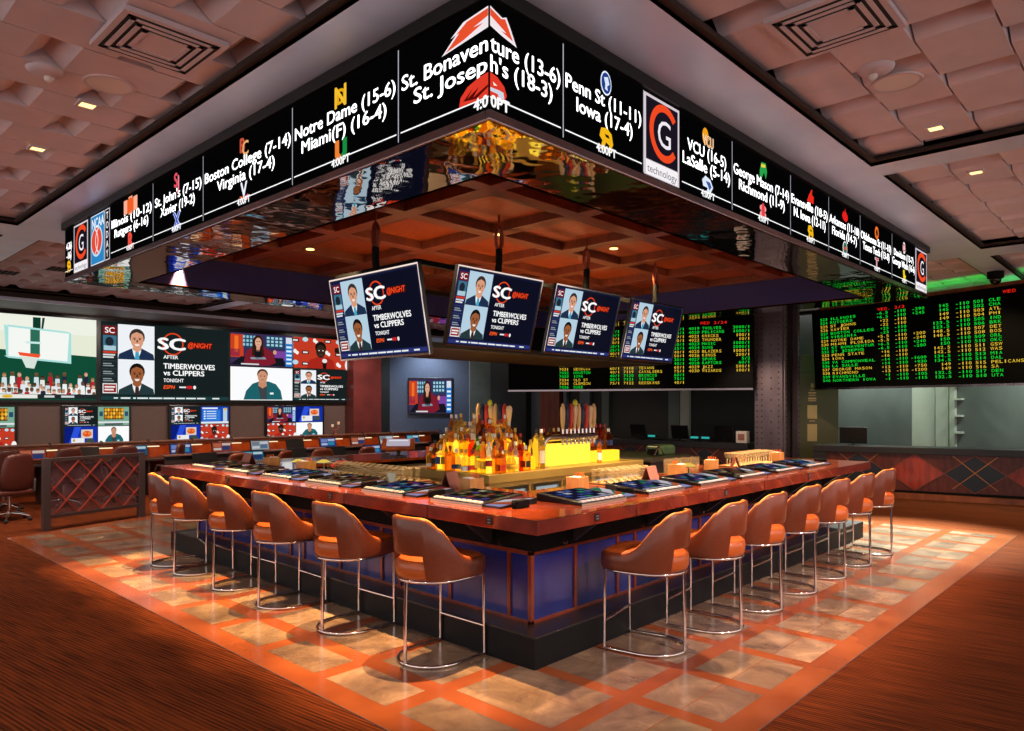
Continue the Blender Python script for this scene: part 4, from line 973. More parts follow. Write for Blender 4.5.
# ---- game machines, caddies, glasses and service gear on the counter
def game_machine(label, loc, rz, cols):
    """local +Y is towards the player's far side; the lid tilts up away from the player"""
    t = thing('game_machine', label, 'game machine', loc, rz, 'bar-top game machines')
    b = mb('bezel'); b.hexa([(-.29, -.22, 0), (.29, -.22, 0), (.29, .24, 0), (-.29, .24, 0)], [(-.29, -.22, .022), (.29, -.22, .022), (.29, .24, .06), (-.29, .24, .06)]); b.build('case', t, bevel=.006, world=False)
    nrm = Vector((0, .46, .038)).normalized()
    c = Canvas(.001); w, h = .48, .36
    c.rect(0, 0, w, h, cols[0], 1)
    for r in range(4):
        for q in range(5): c.rect(.03 + q * .088, .03 + r * .075, .1 + q * .088, .085 + r * .075, cols[1 + (q * 3 + r * 5 + q * r) % (len(cols) - 1)], 2) if (q + r) % 3 else None
    c.rect(.0, h - .035, w, h - .01, cols[-1], 3)
    c.build('screen', t, Vector((-.24, .215, .0592)), (1, 0, 0), nrm, world=False)
    b = mb('button_white')
    for q in range(9):
        x = -.25 + q * .062; b.hexa([(x - .024, -.215, .02), (x + .024, -.215, .02), (x + .024, -.18, .027), (x - .024, -.18, .027)], [(x - .021, -.212, .030), (x + .021, -.212, .030), (x + .021, -.183, .036), (x - .021, -.183, .036)])
    b.build('button_row', t, world=False)
    b = mb('bezel').hexa([(.295, -.21, 0), (.47, -.21, 0), (.47, .2, 0), (.295, .2, 0)], [(.295, -.21, .012), (.47, -.21, .012), (.47, .2, .045), (.295, .2, .045)]); b.build('side_wing', t, world=False)
    c = Canvas(.001); c.rect(0, 0, .165, .4, cols[2 + len(label) % 3], 1); c.poly([(0, .18), (.165, .02), (.165, .14), (0, .3)], '#b8b4bc', 2); c.poly([(0, .3), (.165, .18), (.165, .26), (0, .36)], '#a8502c', 2); c.poly([(0, .4), (0, .37), (.165, .3), (.165, .4)], '#8a88b0', 2)
    c.build('side_graphic', t, (.3, .195, .0455), (1, 0, 0), Vector((0, .41, .033)), world=False)
    b = mb('matte_black').box(.5, .56, -.12, .02, 0, .06); b.box(.51, .55, -.135, -.12, .03, .05); b.build('bill_acceptor', t, bevel=.006, world=False)
    b = mb('steel').box(-.295, .295, -.226, -.22, 0, .014); b.build('front_trim', t, world=False)
PAL = [['#0b1022', '#22346a', '#5a3070', '#8a8a98', '#702424', '#346e74'], ['#14100e', '#6a5a38', '#38442a', '#80342c', '#9a9070', '#40346a'], ['#0c1028', '#283a78', '#48548c', '#286e54', '#686e90', '#989eb0'], ['#1a0f0c', '#58402c', '#705a40', '#602820', '#38345a', '#94886e']]
for i, y in enumerate([4.15, 5.1, 6.05, 6.95, 7.85, 8.7]):
    game_machine('bar-top game machine, %s from near corner on the Notre Dame side' % ORD[i], (4.0, y, 1.071), -PI / 2, PAL[[1, 0, 3, 2, 3, 1][i]])
for i, x in enumerate([4.62, 5.55, 6.45, 7.3, 8.2, 9.1]):
    game_machine('bar-top game machine, %s from near corner on the Penn St side' % ORD[i], (x, 3.56, 1.071), 0, PAL[[2, 2, 0, 3, 0, 2][i]])
def caddy(loc, rz, label):
    t = thing('napkin_caddy', label, 'napkin caddy', loc, rz, 'wooden napkin caddies on the bar')
    b = mb('tan_wood'); b.box(-.085, .085, -.07, -.06, 0, .12); b.box(-.085, .085, .06, .07, 0, .12); b.box(-.085, -.075, -.06, .06, 0, .12); b.box(.075, .085, -.06, .06, 0, .12); b.box(-.075, .075, -.06, .06, 0, .01); b.box(-.004, .004, -.06, .06, .01, .12); b.build('box', t, bevel=.003, world=False)
    b = mb('paper')
    for i in range(5): b.box(-.07, -.008, -.05 + i * .02, -.036 + i * .02, .01, .125 + .004 * (i % 2))
    b.build('napkins', t, world=False)
    b = mb('orange_plastic')
    for i in range(5): b.tube([(.03 + .01 * (i % 2), -.04 + i * .02, .01), (.035, -.042 + i * .021, .155)], .005, 6)
    b.build('straws', t, world=False)
for i, (x, y, l) in enumerate([(4.4, 4.62, 'napkin caddy between the first and second game machines on the Notre Dame side'), (4.42, 7.4, 'napkin caddy between the fourth and fifth game machines on the Notre Dame side'), (4.45, 8.25, 'napkin caddy beyond the fifth game machine on the Notre Dame side'), (5.12, 4.0, 'napkin caddy between the first and second game machines on the Penn St side'), (6.95, 4.05, 'napkin caddy beside the third game machine on the Penn St side'), (7.8, 4.1, 'napkin caddy between the fourth and fifth machines on the Penn St side'), (9.65, 4.1, 'napkin caddy past the last glasses on the Penn St side')]):
    caddy((x, y, 1.0705), [0, .2, PI / 2, .1, PI / 2, .3, 0][i], l)
def glass_mesh(h, r):
    b = mb('glass'); b.lathe([(r * .8, .012), (r, h - .006)], (0, 0, 0), 12, caps=False); b.use('glass_glint').lathe([(.001, 0), (r * .8, 0), (r * .8, .012), (.001, .012)], (0, 0, 0), 12, caps=False).lathe([(r, h - .006), (r + .001, h), (r - .003, h), (r - .003, h - .006)], (0, 0, 0), 12, caps=False)
    return b
g0 = None
def glasses(xs, ys, h, label, group, z=1.0705):
    src = None
    for x in xs:
        for y in ys:
            if src is None:
                src = tag(glass_mesh(h, .031).build('drinking_glass', smooth=40), label, 'glass', group); o = src
            else:
                o = src.copy(); C.objects.link(o)
            o.location = (x + R.uniform(-.004, .004), y + R.uniform(-.004, .004), z)
def mat_pad(x0, x1, y0, y1, label):
    t = thing('bar_mat', label, 'bar mat', ((x0 + x1) / 2, (y0 + y1) / 2, 1.07))
    mb('rubber').box(x0, x1, y0, y1, 1.0705, 1.076).build('pad', t); b = mb('tan_wood'); ring(b, x0, x1, y0, y1, .012, 1.076, 1.085); b.build('rim', t)
mat_pad(4.34, 4.72, 5.55, 6.95, 'bar mat under the many glasses on the Notre Dame side')
glasses([4.4 + .1 * i for i in range(3)], [5.62 + .105 * i for i in range(13)], .13, 'clear tumbler in the crowded rows on the Notre Dame side counter', 'glasses crowded on the Notre Dame side', 1.077)
mat_pad(5.62, 6.5, 3.96, 4.26, 'bar mat under the row of glasses by the second machine on the Penn St side')
glasses([5.69 + .105 * i for i in range(8)], [4.03 + .1 * i for i in range(3)], .13, 'clear tumbler in the rows behind the second and third machines on the Penn St side', 'glasses behind the nearer Penn St machines', 1.077)
mat_pad(8.3, 9.4, 3.96, 4.28, 'bar mat under the stemmed glasses at the far end on the Penn St side')
def stem_mesh():
    b = mb('glass_glint'); b.lathe([(.001, 0), (.032, 0), (.032, .004), (.004, .012), (.004, .075), (.001, .08)], (0, 0, 0), 12, caps=False); b.lathe([(.036, .155), (.036, .16), (.033, .16), (.033, .155)], (0, 0, 0), 12, caps=False); b.use('glass').lathe([(.004, .078), (.03, .11), (.036, .155)], (0, 0, 0), 12, caps=False); return b
src = None
for i in range(13):
    for j in range(3):
        if src is None: src = tag(stem_mesh().build('wine_glass', smooth=40), 'stemmed wine glass in the rows at the far end on the Penn St side', 'glass', 'stemmed glasses at the far end'); o = src
        else: o = src.copy(); C.objects.link(o)
        o.location = (8.4 + i * .077 + .02 * (j % 2), 4.03 + j * .085, 1.077)
def pitcher(loc, label):
    t = thing('beer_mug', label, 'mug', loc, 0, 'glass mugs on the Penn St side')
    b = mb('glass'); b.lathe([(.001, 0), (.05, 0), (.054, .17), (.048, .17), (.045, .014), (.001, .014)], (0, 0, 0), 16, caps=False); b.build('body', t, smooth=40, world=False)
    mb('glass').tube([(.05, 0, .14), (.09, 0, .13), (.095, 0, .08), (.052, 0, .04)], .008, 8).build('handle', t, smooth=60, world=False)
for i in range(4): pitcher((7.0 + .16 * i, 4.2 - .02 * i, 1.0705), 'glass beer mug behind the fourth machine, %s from the caddy' % ORD[i])
def lamp(loc, label):
    t = thing('table_lamp', label, 'lamp', loc, 0, 'small shaded lamps on the bar')
    b = mb('chrome').lathe([(.001, 0), (.06, 0), (.06, .008), (.01, .014), (.01, .1), (.001, .1)], (0, 0, 0), 16, caps=False); b.build('base', t, smooth=40, world=False)
    mb(em('#e8c858', .9)).lathe([(.001, .13), (.03, .13), (.085, .1), (.08, .098), (.001, .1)], (0, 0, 0), 18, caps=False).build('lamp_shade', t, smooth=40, world=False)
lamp((4.45, 7.62, 1.0705), 'small lamp with flat yellow shade by the fifth machine on the Notre Dame side')
lamp((7.05, 3.98, 1.0705), 'small lamp with flat yellow shade by the fourth machine on the Penn St side')
lamp((4.6, 7.32, 1.0705), 'small lamp with flat yellow shade behind the crowded tumblers')
def tumbler(loc, label, m, r=.042, h=.11):
    tag(mb(m).lathe([(.001, 0), (r * .85, 0), (r, h), (r - .005, h), (r * .85 - .004, .01), (.001, .01)], (0, 0, 0), 16, caps=False).build('cup', smooth=40), label, 'cup').location = loc
tumbler((4.25, 5.58, 1.0705), 'pale green glass cup in front of the crowded tumblers', mat('pale_glass', (190, 214, 200), .2, trans=.3))
tumbler((7.15, 8.45, 1.0705), 'orange plastic cup on the far counter', 'orange_plastic', .05, .13)
# point-of-sale terminal with jointed arm
t = thing('sales_terminal', 'tilted touch-screen sales terminal on the far counter behind the tumblers', 'terminal', (6.6, 8.5, 1.07), rad(-40))
b = mb('console_dark').box(-.12, .12, -.1, .1, 0, .02); b.tube([(0, 0, .02), (0, .03, .15)], .03, 10); b.build('stand', t, bevel=.003, world=False)
mb('rust_wood').hexa([(-.24, -.17, .1), (.24, -.17, .1), (.24, .17, .24), (-.24, .17, .24)], [(-.24, -.185, .125), (.24, -.185, .125), (.24, .155, .265), (-.24, .155, .265)]).build('case', t, bevel=.008, world=False)
c = Canvas(.002); c.rect(0, 0, .34, .24, '#b0a8b8', 1); c.rect(.03, .03, .31, .08, '#d8d4e0', 2); c.build('screen', t, (-.17, .115, .256), (1, 0, 0), (0, .34, .14), world=False)
t = thing('soda_gun', 'red-handled drinks gun on a curved hose at the inner end of the bar', 'drinks gun', (4.95, 6.9, .9))
mb('steel').tube([(5.2, 6.6, .75), (5.05, 6.8, 1.0), (4.85, 6.95, 1.12), (4.72, 7.05, 1.18)], .018, 8).build('hose', t, smooth=60)
mb(mat('red_grip', (190, 34, 28), .4)).tube([(4.72, 7.05, 1.18), (4.66, 7.12, 1.17), (4.62, 7.18, 1.13)], .026, 10).build('handle', t, smooth=60)
# inner service gear
t = thing('service_station', 'low steel service station with amber side panels inside the bar', 'bar station', (6.5, 8.0, 0))
mb('steel').box(5.3, 7.2, 7.9, 8.2, .93, .98).build('top', t, bevel=.004); b = mb('panel_amber').box(5.34, 7.16, 7.94, 8.18, .1, .93); b.build('body', t)
b = mb('plate_white').box(5.34, 5.38, 7.93, 7.94, .3, .93); b.box(7.1, 7.16, 7.93, 7.94, .3, .93); b.box(5.38, 7.1, 7.93, 7.94, .88, .93); b.build('trim_edge', t)
t = thing('service_station', 'raised steel service counter with timber front at the far side of the bar', 'bar station', (9.8, 6.6, 0))
mb('steel').box(9.2, 10.4, 5.8, 8.2, .98, 1.04).build('top', t, bevel=.004); mb('panel_amber').box(9.3, 10.36, 6.3, 8.15, .1, .98).build('body', t); mb('console_dark').box(9.25, 10.36, 5.85, 6.25, .1, .98).build('end_panel', t)
t = thing('cash_drawer', 'green-lit rounded case on the raised service counter', 'case', (10.0, 6.15, 1.04))
mb('green_lit_case').prism([(9.8, 6.0), (10.25, 6.0), (10.25, 6.3), (9.8, 6.3)], 1.04, 1.2).build('case', t, bevel=.05, seg=4); mb('matte_black').box(9.78, 9.8, 6.05, 6.25, 1.06, 1.14).build('front_plate', t)
mb('chrome').tube([(9.85, 5.98, 1.06), (9.65, 5.95, 1.2), (9.5, 5.95, 1.06)], .012, 8).build('lever', t)
t = thing('ice_bin', 'round-lidded steel ice bin inside the bar near the service counter', 'ice bin', (7.95, 4.85, 0))
mb('steel').box(7.6, 8.35, 4.6, 5.1, 0, .82).build('body', t, bevel=.02); mb(mat('bin_lid', (186, 140, 66), .3, .6)).box(7.58, 8.37, 4.58, 5.12, .82, .94).build('lid', t, bevel=.06, seg=4)
t = thing('trash_bin', 'bin with dark sloping wooden lid behind the mugs', 'bin', (8.5, 4.9, 0))
mb('rust_wood').box(8.5, 8.95, 4.6, 5.05, 0, .8).build('body', t); mb('rust_wood').hexa([(8.5, 4.6, .8), (8.95, 4.6, .8), (8.95, 5.05, .8), (8.5, 5.05, .8)], [(8.6, 4.65, .88), (8.95, 4.62, 1.02), (8.95, 5.03, 1.02), (8.6, 5.0, .88)]).build('lid', t)
for i, (x, y) in enumerate([(4.45, 4.95), (4.4, 8.75), (6.2, 3.92), (8.05, 3.92)]):
    t = thing('menu_holder', ['folded drinks menu behind the second machine on the Notre Dame side', 'folded drinks menu near the last machine on the Notre Dame side', 'folded drinks menu behind the third machine on the Penn St side', 'folded drinks menu before the stemmed glasses on the Penn St side'][i], 'menu', (x, y, 1.0705), [.3, -PI / 2, .1, .6][i])
    b = mb(mat('menu_board', (150, 96, 84), .5)); b.hexa([(-.1, -.06, 0), (.1, -.06, 0), (.1, -.055, 0), (-.1, -.055, 0)], [(-.1, -.003, .15), (.1, -.003, .15), (.1, .0, .15), (-.1, .0, .15)]); b.build('front_leaf', t, world=False)
    b = mb(mat('menu_board2', (110, 60, 50), .5)); b.hexa([(-.1, .055, 0), (.1, .055, 0), (.1, .06, 0), (-.1, .06, 0)], [(-.1, .0, .15), (.1, .0, .15), (.1, .003, .15), (-.1, .003, .15)]); b.build('rear_leaf', t, world=False)

# ================================================================== VIDEO WALL SIDE
vw = thing('video_wall', 'long dark-framed video wall showing basketball, sports news and four smaller pictures', 'video wall', (8, 19.25, 2.9))
mb('bezel').box(2.2, 13.1, 19.22, 19.304, 1.88, 3.95).build('casing', vw, bevel=.01)
def wallpic(name, x0, x1, z0, z1, pic, par, y=19.215, eps=.002, **k):
    c = Canvas(eps); pic(Sub(c, 0, 0, x1 - x0, z1 - z0, 1), **k); c.build(name, par, (x0, y, z1))
wallpic('screen', 2.4, 5.8, 1.95, 3.88, pic_hoop, vw)
wallpic('screen', 5.9, 9.08, 1.93, 3.87, pic_sc, vw)
wallpic('screen', 9.14, 11.02, 2.94, 3.85, pic_woman, vw)
wallpic('screen', 11.06, 12.98, 2.94, 3.85, pic_athlete, vw)
wallpic('screen', 9.14, 11.02, 1.97, 2.9, pic_man, vw)
wallpic('screen', 11.06, 12.98, 1.97, 2.9, pic_sc, vw)
for k, (x0, x1, ps) in enumerate([(2.6, 4.2, (pic_sc, pic_crowd, pic_food, pic_athlete)), (5.07, 6.6, (pic_sc, pic_crowd, pic_food, pic_man)), (7.5, 9.15, (pic_sc, pic_blue, pic_food, pic_athlete)), (10.18, 12.1, (pic_woman, pic_food, pic_athlete, pic_man))]):
    t = thing('television', ['four-picture television at the far edge below the basketball picture', 'four-picture television on the brown wall behind the lattice rail', 'four-picture television below the sports-news picture', 'four-picture television below the reporter picture, nearest the pier'][k], 'television', ((x0 + x1) / 2, 19.25, 1.35), 0, 'four-picture televisions under the video wall')
    mb('bezel').box(x0, x1, 19.23, 19.304, .82, 1.83).build('casing', t, bevel=.008)
    xm, zm, e = (x0 + x1) / 2, 1.325, .03
    for q, p in enumerate(ps):
        a, c_ = (x0 + .06, xm - .01) if q % 2 == 0 else (xm + .01, x1 - .06); d, f = (zm + .01, 1.79) if q < 2 else (.87, zm - .01)
        wallpic('screen', a, c_, d, f, p, t, 19.228, .0015)
# screen on the slanted wall
def on_slant(name, par, s0, s1, z0, z1, off):
    p = Vector((14.55, 20.0, 0)); q = Vector((16.72, 17.69, 0)); d = (q - p).normalized(); n = Vector((d.y, -d.x, 0))
    return p + d * s0 + n * off, d, n
p = Vector((14.55, 20.0, 0)); d = (Vector((16.72, 17.69, 0)) - p).normalized(); n = d.cross(Vector((0, 0, 1)))
t = thing('television', 'single flat television on the slanted blue-grey wall', 'television', tuple(p + d * 1.9 + Vector((0, 0, 2.1))))
a, e = p + d * 1.12 + n * .01, p + d * 2.62 + n * .01; th = n * .05
mb('bezel').prism([(a.x, a.y), (e.x, e.y), (e.x + th.x, e.y + th.y), (a.x + th.x, a.y + th.y)], 1.52, 2.75).build('casing', t, bevel=.006)
c = Canvas(.0015); pic_woman(Sub(c, 0, 0, 1.42, 1.14, 1)); c.build('screen', t, p + d * 1.16 + n * .061 + Vector((0, 0, 2.7)), d)

# ---- betting consoles with monitors, lamps and chairs
def console(label, x0, x1, y, zl, dz, front):
    t = thing('betting_console', label, 'console', ((x0 + x1) / 2, y, 0))
    mb(front).box(x0, x1, y, y + .06, 0, zl).build('back_panel', t)
    mb('ledge_cap').box(x0 - .02, x1 + .02, y - .05, y + .16, zl, zl + .03).build('ledge', t, bevel=.005)
    mb('console_dark').box(x0, x1, y - .7, y, dz - .04, dz).build('desktop', t, bevel=.005)
    k = x0
    while k <= x1: mb('console_dark').box(k - .02, k + .02, y - .66, y, 0, dz - .04).build('end_panel', t); k += 1.8
    return t
console('long sportsbook console with orange timber back below the video wall', .2, 13.9, 16.0, 1.05, .74, 'console_wood')
console('nearer sportsbook console with dark back between the bar and the timber console', 5.3, 12.2, 13.75, .88, .68, 'console_dark')
MC = [['#14506e', '#5a9cb0', '#a8bcc4', '#22305a'], ['#243c80', '#6a78b0', '#a8b0c8', '#287a98'], ['#803224', '#a85a40', '#b8aca4', '#243664'], ['#8a9094', '#687480', '#b8bcc4', '#4a6480']]
def monitor(label, loc, rz, cols, w=.48, h=.29, back=False, group=None):
    t = thing('monitor', label, 'monitor', loc, rz, group)
    b = mb('bezel').box(-.11, .11, -.07, .09, 0, .012); b.bar((0, .03, .01), (0, .045, .1), .05, .02, (0, 1, 0)); b.build('stand', t, world=False)
    mb('bezel').hexa([(-w / 2, -.01, .04), (w / 2, -.01, .04), (w / 2, .03, .03), (-w / 2, .03, .03)], [(-w / 2, .05, .04 + h), (w / 2, .05, .04 + h), (w / 2, .09, .03 + h), (-w / 2, .09, .03 + h)]).build('casing', t, bevel=.005, world=False)
    if cols:
        c = Canvas(.0012); W, H = w - .03, h - .035
        c.rect(0, 0, W, H, cols[0], 1); c.rect(W * .05, H * .1, W * .45, H * .5, cols[1], 2); c.rect(W * .5, H * .1, W * .95, H * .35, cols[2], 2); c.rect(W * .5, H * .42, W * .9, H * .85, cols[3], 2); c.rect(W * .05, H * .6, W * .45, H * .85, cols[2], 2)
        c.build('screen', t, (-W / 2, -.0105 + .06 * (.02 + H) / h + .0, .04 + .018 + H), (1, 0, 0), (0, .06, h), world=False)
    return t
def rlamp(label, loc):
    t = thing('reading_lamp', label, 'lamp', loc, 0, 'reading lamps on the console ledge')
    mb('console_dark').tube([(0, 0, 0), (0, 0, .02), (0, -.1, .02), (0, -.16, -.06), (0, -.22, -.1)], .012, 8).build('arm', t, smooth=60, world=False)
    mb(em('#ffe8b8', 1.2)).box(-.15, .15, -.27, -.2, -.12, -.1).build('lamp_head', t, bevel=.008, world=False)
def task_chair(label, loc, rz, m, group, high=True):
    t = thing('office_chair', label, 'office chair', loc, rz, group)
    H = 1.08 if high else .99
    def pad(name, ys, w, th, zs, mat_):
        b = mb(mat_); k = len(ys); P = []
        for y, z, ww in zip(ys, zs, w):
            P.append([(-ww, y + th * .35, z), (-ww * .8, y, z), (0, y - .03, z), (ww * .8, y, z), (ww, y + th * .35, z), (ww * .8, y + th, z), (0, y + th * .8, z), (-ww * .8, y + th, z)])
        for r0, r1 in zip(P, P[1:]): b.add(r0 + r1, [(i, (i + 1) % 8, 8 + (i + 1) % 8, 8 + i) for i in range(8)])
        b.add(P[0], [tuple(range(8))]); b.add(P[-1], [tuple(range(8))]); o = b.build(name, t, smooth=70, sub=1, world=False)
        bm = bmesh.new(); bm.from_mesh(o.data); bmesh.ops.remove_doubles(bm, verts=bm.verts, dist=.0005); bmesh.ops.recalc_face_normals(bm, faces=bm.faces); bm.to_mesh(o.data); bm.free()
    pad('backrest', [-.19, -.22, -.25, -.27, -.28, -.3, -.3], [.2, .25, .27, .27, .25, .22, .16], .1, [.46, .52, .64, .78, .9, H - .06, H], m)
    b = mb(m).box(-.26, .26, -.22, .26, .41, .5); b.build('seat', t, bevel=.04, seg=3, world=False)
    for s in (-1, 1):
        b = mb('console_dark'); b.tube([(s * .27, -.2, .46), (s * .29, -.18, .64), (s * .29, .1, .66), (s * .28, .16, .5), (s * .25, .12, .44)], .02, 8); b.build('armrest', t, smooth=60, world=False)
    mb('chrome').tube([(0, 0, .42), (0, 0, .12)], .03, 10).build('column', t, smooth=60, world=False)
    b = mb('chrome')
    for k in range(5): a = 2 * PI * k / 5 + .3; b.tube([(0, 0, .13), (.18 * math.cos(a), .18 * math.sin(a), .11), (.3 * math.cos(a), .3 * math.sin(a), .075)], [.026, .02, .014], 8)
    b.build('star_base', t, smooth=60, world=False)
    for k in range(5): a = 2 * PI * k / 5 + .3; mb('rubber').ball((.3 * math.cos(a), .3 * math.sin(a), .032), .032, 10, 6).build('caster', t, smooth=60, world=False)
    return t
far_x = [.95 + .9 * i for i in range(15)]
gm = 'monitors on the timber console'
for i, x in enumerate(far_x[1:]):
    monitor('monitor on the timber console, %s from the basketball end' % (ORD + ['fourteenth'])[i], (x, 15.62, .741), 0, MC[i % 4] if i % 5 != 3 else None, .46, .24, group=gm)
    rlamp('reading lamp on the timber ledge, %s from the basketball end' % (ORD + ['fourteenth'])[i], (x + .36, 16.02, 1.081))
ch = task_chair('dark leather high-back chair pulled out beside the lattice rail, swivelled', (2.86, 13.6, 0), .3, 'dark_leather', 'high-back chairs at the timber console')
for i, (x, y, r, l) in enumerate([(1.9, 14.75, 0, 'dark leather high-back chair at the timber console beyond the swivelled one'), (3.05, 14.9, -.05, 'dark leather high-back chair tucked in behind the swivelled one'), (3.95, 14.85, .05, 'dark leather high-back chair behind the lattice rail, nearer the swivelled one'), (4.92, 14.85, -.04, 'dark leather high-back chair behind the lattice rail, nearer the bar'), (5.75, 14.8, .9, 'dark leather high-back chair turned sideways between rail and bar')]):
    dup(ch, (x, y, 0), r, l)
ch2 = task_chair('brown tub-backed chair at the dark console, first from the lattice rail', (6.0, 12.6, 0), .2, 'brown_leather', 'brown chairs at the dark console', False)
for i in range(6): dup(ch2, (6.85 + .95 * i, 12.6 + .05 * (i % 2), 0), [.5, -.1, .2, -.4, .1, .3][i], 'brown tub-backed chair at the dark console, %s from the lattice rail' % ORD[i + 1])
for i in range(7): monitor('monitor on the dark console, %s from the lattice rail' % ORD[i], (5.9 + .95 * i, 13.4, .681), 0, MC[(i * 3 + 1) % 4] if i in (1, 4) else None, .46, .22, group='monitors on the dark console')

# ---- lattice rail
lt = thing('lattice_rail', 'dark-framed floor rail with red diamond lattice at the corner of the stone floor', 'partition', (3.7, 12.32, 0))
A, B_ = Vector((3.0, 12.13, 0)), Vector((4.44, 12.51, 0)); D = (B_ - A).normalized(); Nn = Vector((-D.y, D.x, 0)); Ln = (B_ - A).length
def lp(s, z, o=0): p = A + D * s + Nn * o; return (p.x, p.y, z)
for s in (0, Ln): mb('lattice_frame').bar(lp(s, 0), lp(s, 1.06), .1, .1, (1, 0, 0)).build('post', lt, bevel=.004)
for z in (1.03, .2): mb('lattice_frame').bar(lp(.05, z), lp(Ln - .05, z), .07, .05).build('rail', lt, bevel=.003)
b = mb('mesh_infill').bar(lp(.05, .615), lp(Ln - .05, .615), .01, .78); b.build('mesh_panel', lt)
b = mb('lattice_red'); zl0, zl1 = .23, 1.0
for k in range(-3, 5):
    for sg_ in (1, -1):
        s0_, s1_ = (.1 + k * .36, .1 + k * .36 + .72)
        a0, a1 = (zl0, zl1) if sg_ > 0 else (zl1, zl0)
        lo, hi = max(s0_, .06), min(s1_, Ln - .06)
        if hi - lo < .05: continue
        f = lambda s: a0 + (a1 - a0) * (s - s0_) / (s1_ - s0_)
        b.bar(lp(lo, f(lo), -.022 - .008 * sg_), lp(hi, f(hi), -.022 - .008 * sg_), .016, .02)
b.build('lattice', lt)

# ================================================================== ODDS BOARD SIDE
def odds_board(label, p, q, z0, z1, tilt, rows):
    p, q = Vector((*p, 0)), Vector((*q, 0)); w = (q - p).length; d = (q - p).normalized(); n = d.cross(Vector((0, 0, 1)))
    t = thing('odds_board', label, 'odds board', tuple((p + q) / 2 + Vector((0, 0, z0))))
    h = z1 - z0; vv = (Vector((0, 0, h)) + n * tilt).normalized(); o = p + Vector((0, 0, z1)) + n * tilt
    bo = p + Vector((0, 0, z0)); back = -n * .16
    b = mb('board_black'); b.hexa([bo + back, q + Vector((0, 0, z0)) + back, q + Vector((0, 0, z0)), bo], [p + Vector((0, 0, z1)) + n * tilt + back, q + Vector((0, 0, z1)) + n * tilt + back, q + Vector((0, 0, z1)) + n * tilt, o]); b.build('screen', t)
    b = mb('rim_metal'); b.bar(bo + n * .01 - Vector((0, 0, .02)), q + n * .01 + Vector((0, 0, z0 - .02)), .05, .04); b.build('lower_rail', t)
    by = {}
    for r_ in rows: by.setdefault(round(r_[2], 3), []).append(r_)
    for yy in sorted(by):
        c = Canvas(.003)
        for txt, x, y, hh, col, al, fit in by[yy]: c.mono(txt, x, y, hh, col, 1, fit, al, st=.85)
        c.build('lettering', t, o, d, vv)
    return t, w
GR, YE, RD = '#10e83c', '#f0c83a', '#ff2818'
pair = lambda i: GR if (i // 2) % 2 == 0 else YE
teams = 'ILLINOIS|RUTGERS|ST JOHNS|XAVIER|BOSTON COLLEG|VIRGINIA|NOTRE DAME|MIAMI FLORIDA|ST BONAVENTUR|ST JOSEPHS|PENN STATE|IOWA|VA COMMONWEAL|LA SALLE|GEORGE MASON|RICHMOND|EVANSVILLE|NORTHERN IOWA'.split('|')
spr = '-6.5 +6.5 +22 -22 +23 -23 +5.5 -5.5 +6.5 -6.5 +16 -16 -14 +14 +13 -13 +1 -1'.split()
ml = '-290 +245 # # # # +200 -240 +240 -280 # # -1600 +930 +750 -1200 -105 -115'.split()
tot = '145 145 149 149 123.5 123.5 148.5 148.5 150 150 142.5 142.5 134.5 134.5 149 149 132.5 132.5'.split()
nba = 'CLE CHA ATL PHI IND BRK DET BOS ORL OKC GSW WAS MIA DAL PELICANS SA DEN UTA'.split()
rows = []; hh = .052; RW = 4.07
for i in range(18):
    y = .2 + i * .0755; c_ = pair(i)
    n_, t_ = .062, .076
    rows += [(str(523 + i), .2, y, hh, c_, 'L', n_), (teams[i], .44, y, hh, c_, 'L', t_), (spr[i], 1.74, y, hh, c_, 'R', n_), ('-110', 2.1, y, hh, c_, 'R', n_), (tot[i], 2.9, y, hh, c_, 'R', n_), ('-110', 3.26, y, hh, c_, 'R', n_), (str(501 + i), 3.5, y, hh, c_, 'R', n_), (nba[i], 3.57, y, hh, c_, 'L', .066)]
    if ml[i] != '#': rows.append((ml[i], 2.46, y, hh, c_, 'R', n_))
rows += [('WED. 2/3', 1.8, .125, hh, RD, 'C', .07), ('WED', 3.8, .09, hh, RD, 'L', .07)]
RB = odds_board('large black odds board with green and yellow college lines, right of the riveted column', (15.77, 5.85), (13.9, .15), 2.2, 3.83, .12, rows)
rows = []
def row(x, y, t, c_, fit=None, al='L'): rows.append((t, x, y, .058, c_, al, .058))
r1 = ['TWOLVES', 'PELICANS', 'KNICKS', 'THUNDER', 'MAGIC', 'SUNS', 'BLAZERS', 'KINGS', 'SPURS', 'RAPTORS', 'JAZZ', 'WIZARDS']
o1 = '3000/1 1000/1 100/1 10/1 1000/1 2000/1 1000/1 200/1 5/2 60/1 500/1 100/1'.split(); o2 = '50/1 50/1 9/1 40/1 50/1 25/1 40/1 50/1 30/1 40/1 60/1 75/1 60/1 75/1 40/1'.split()
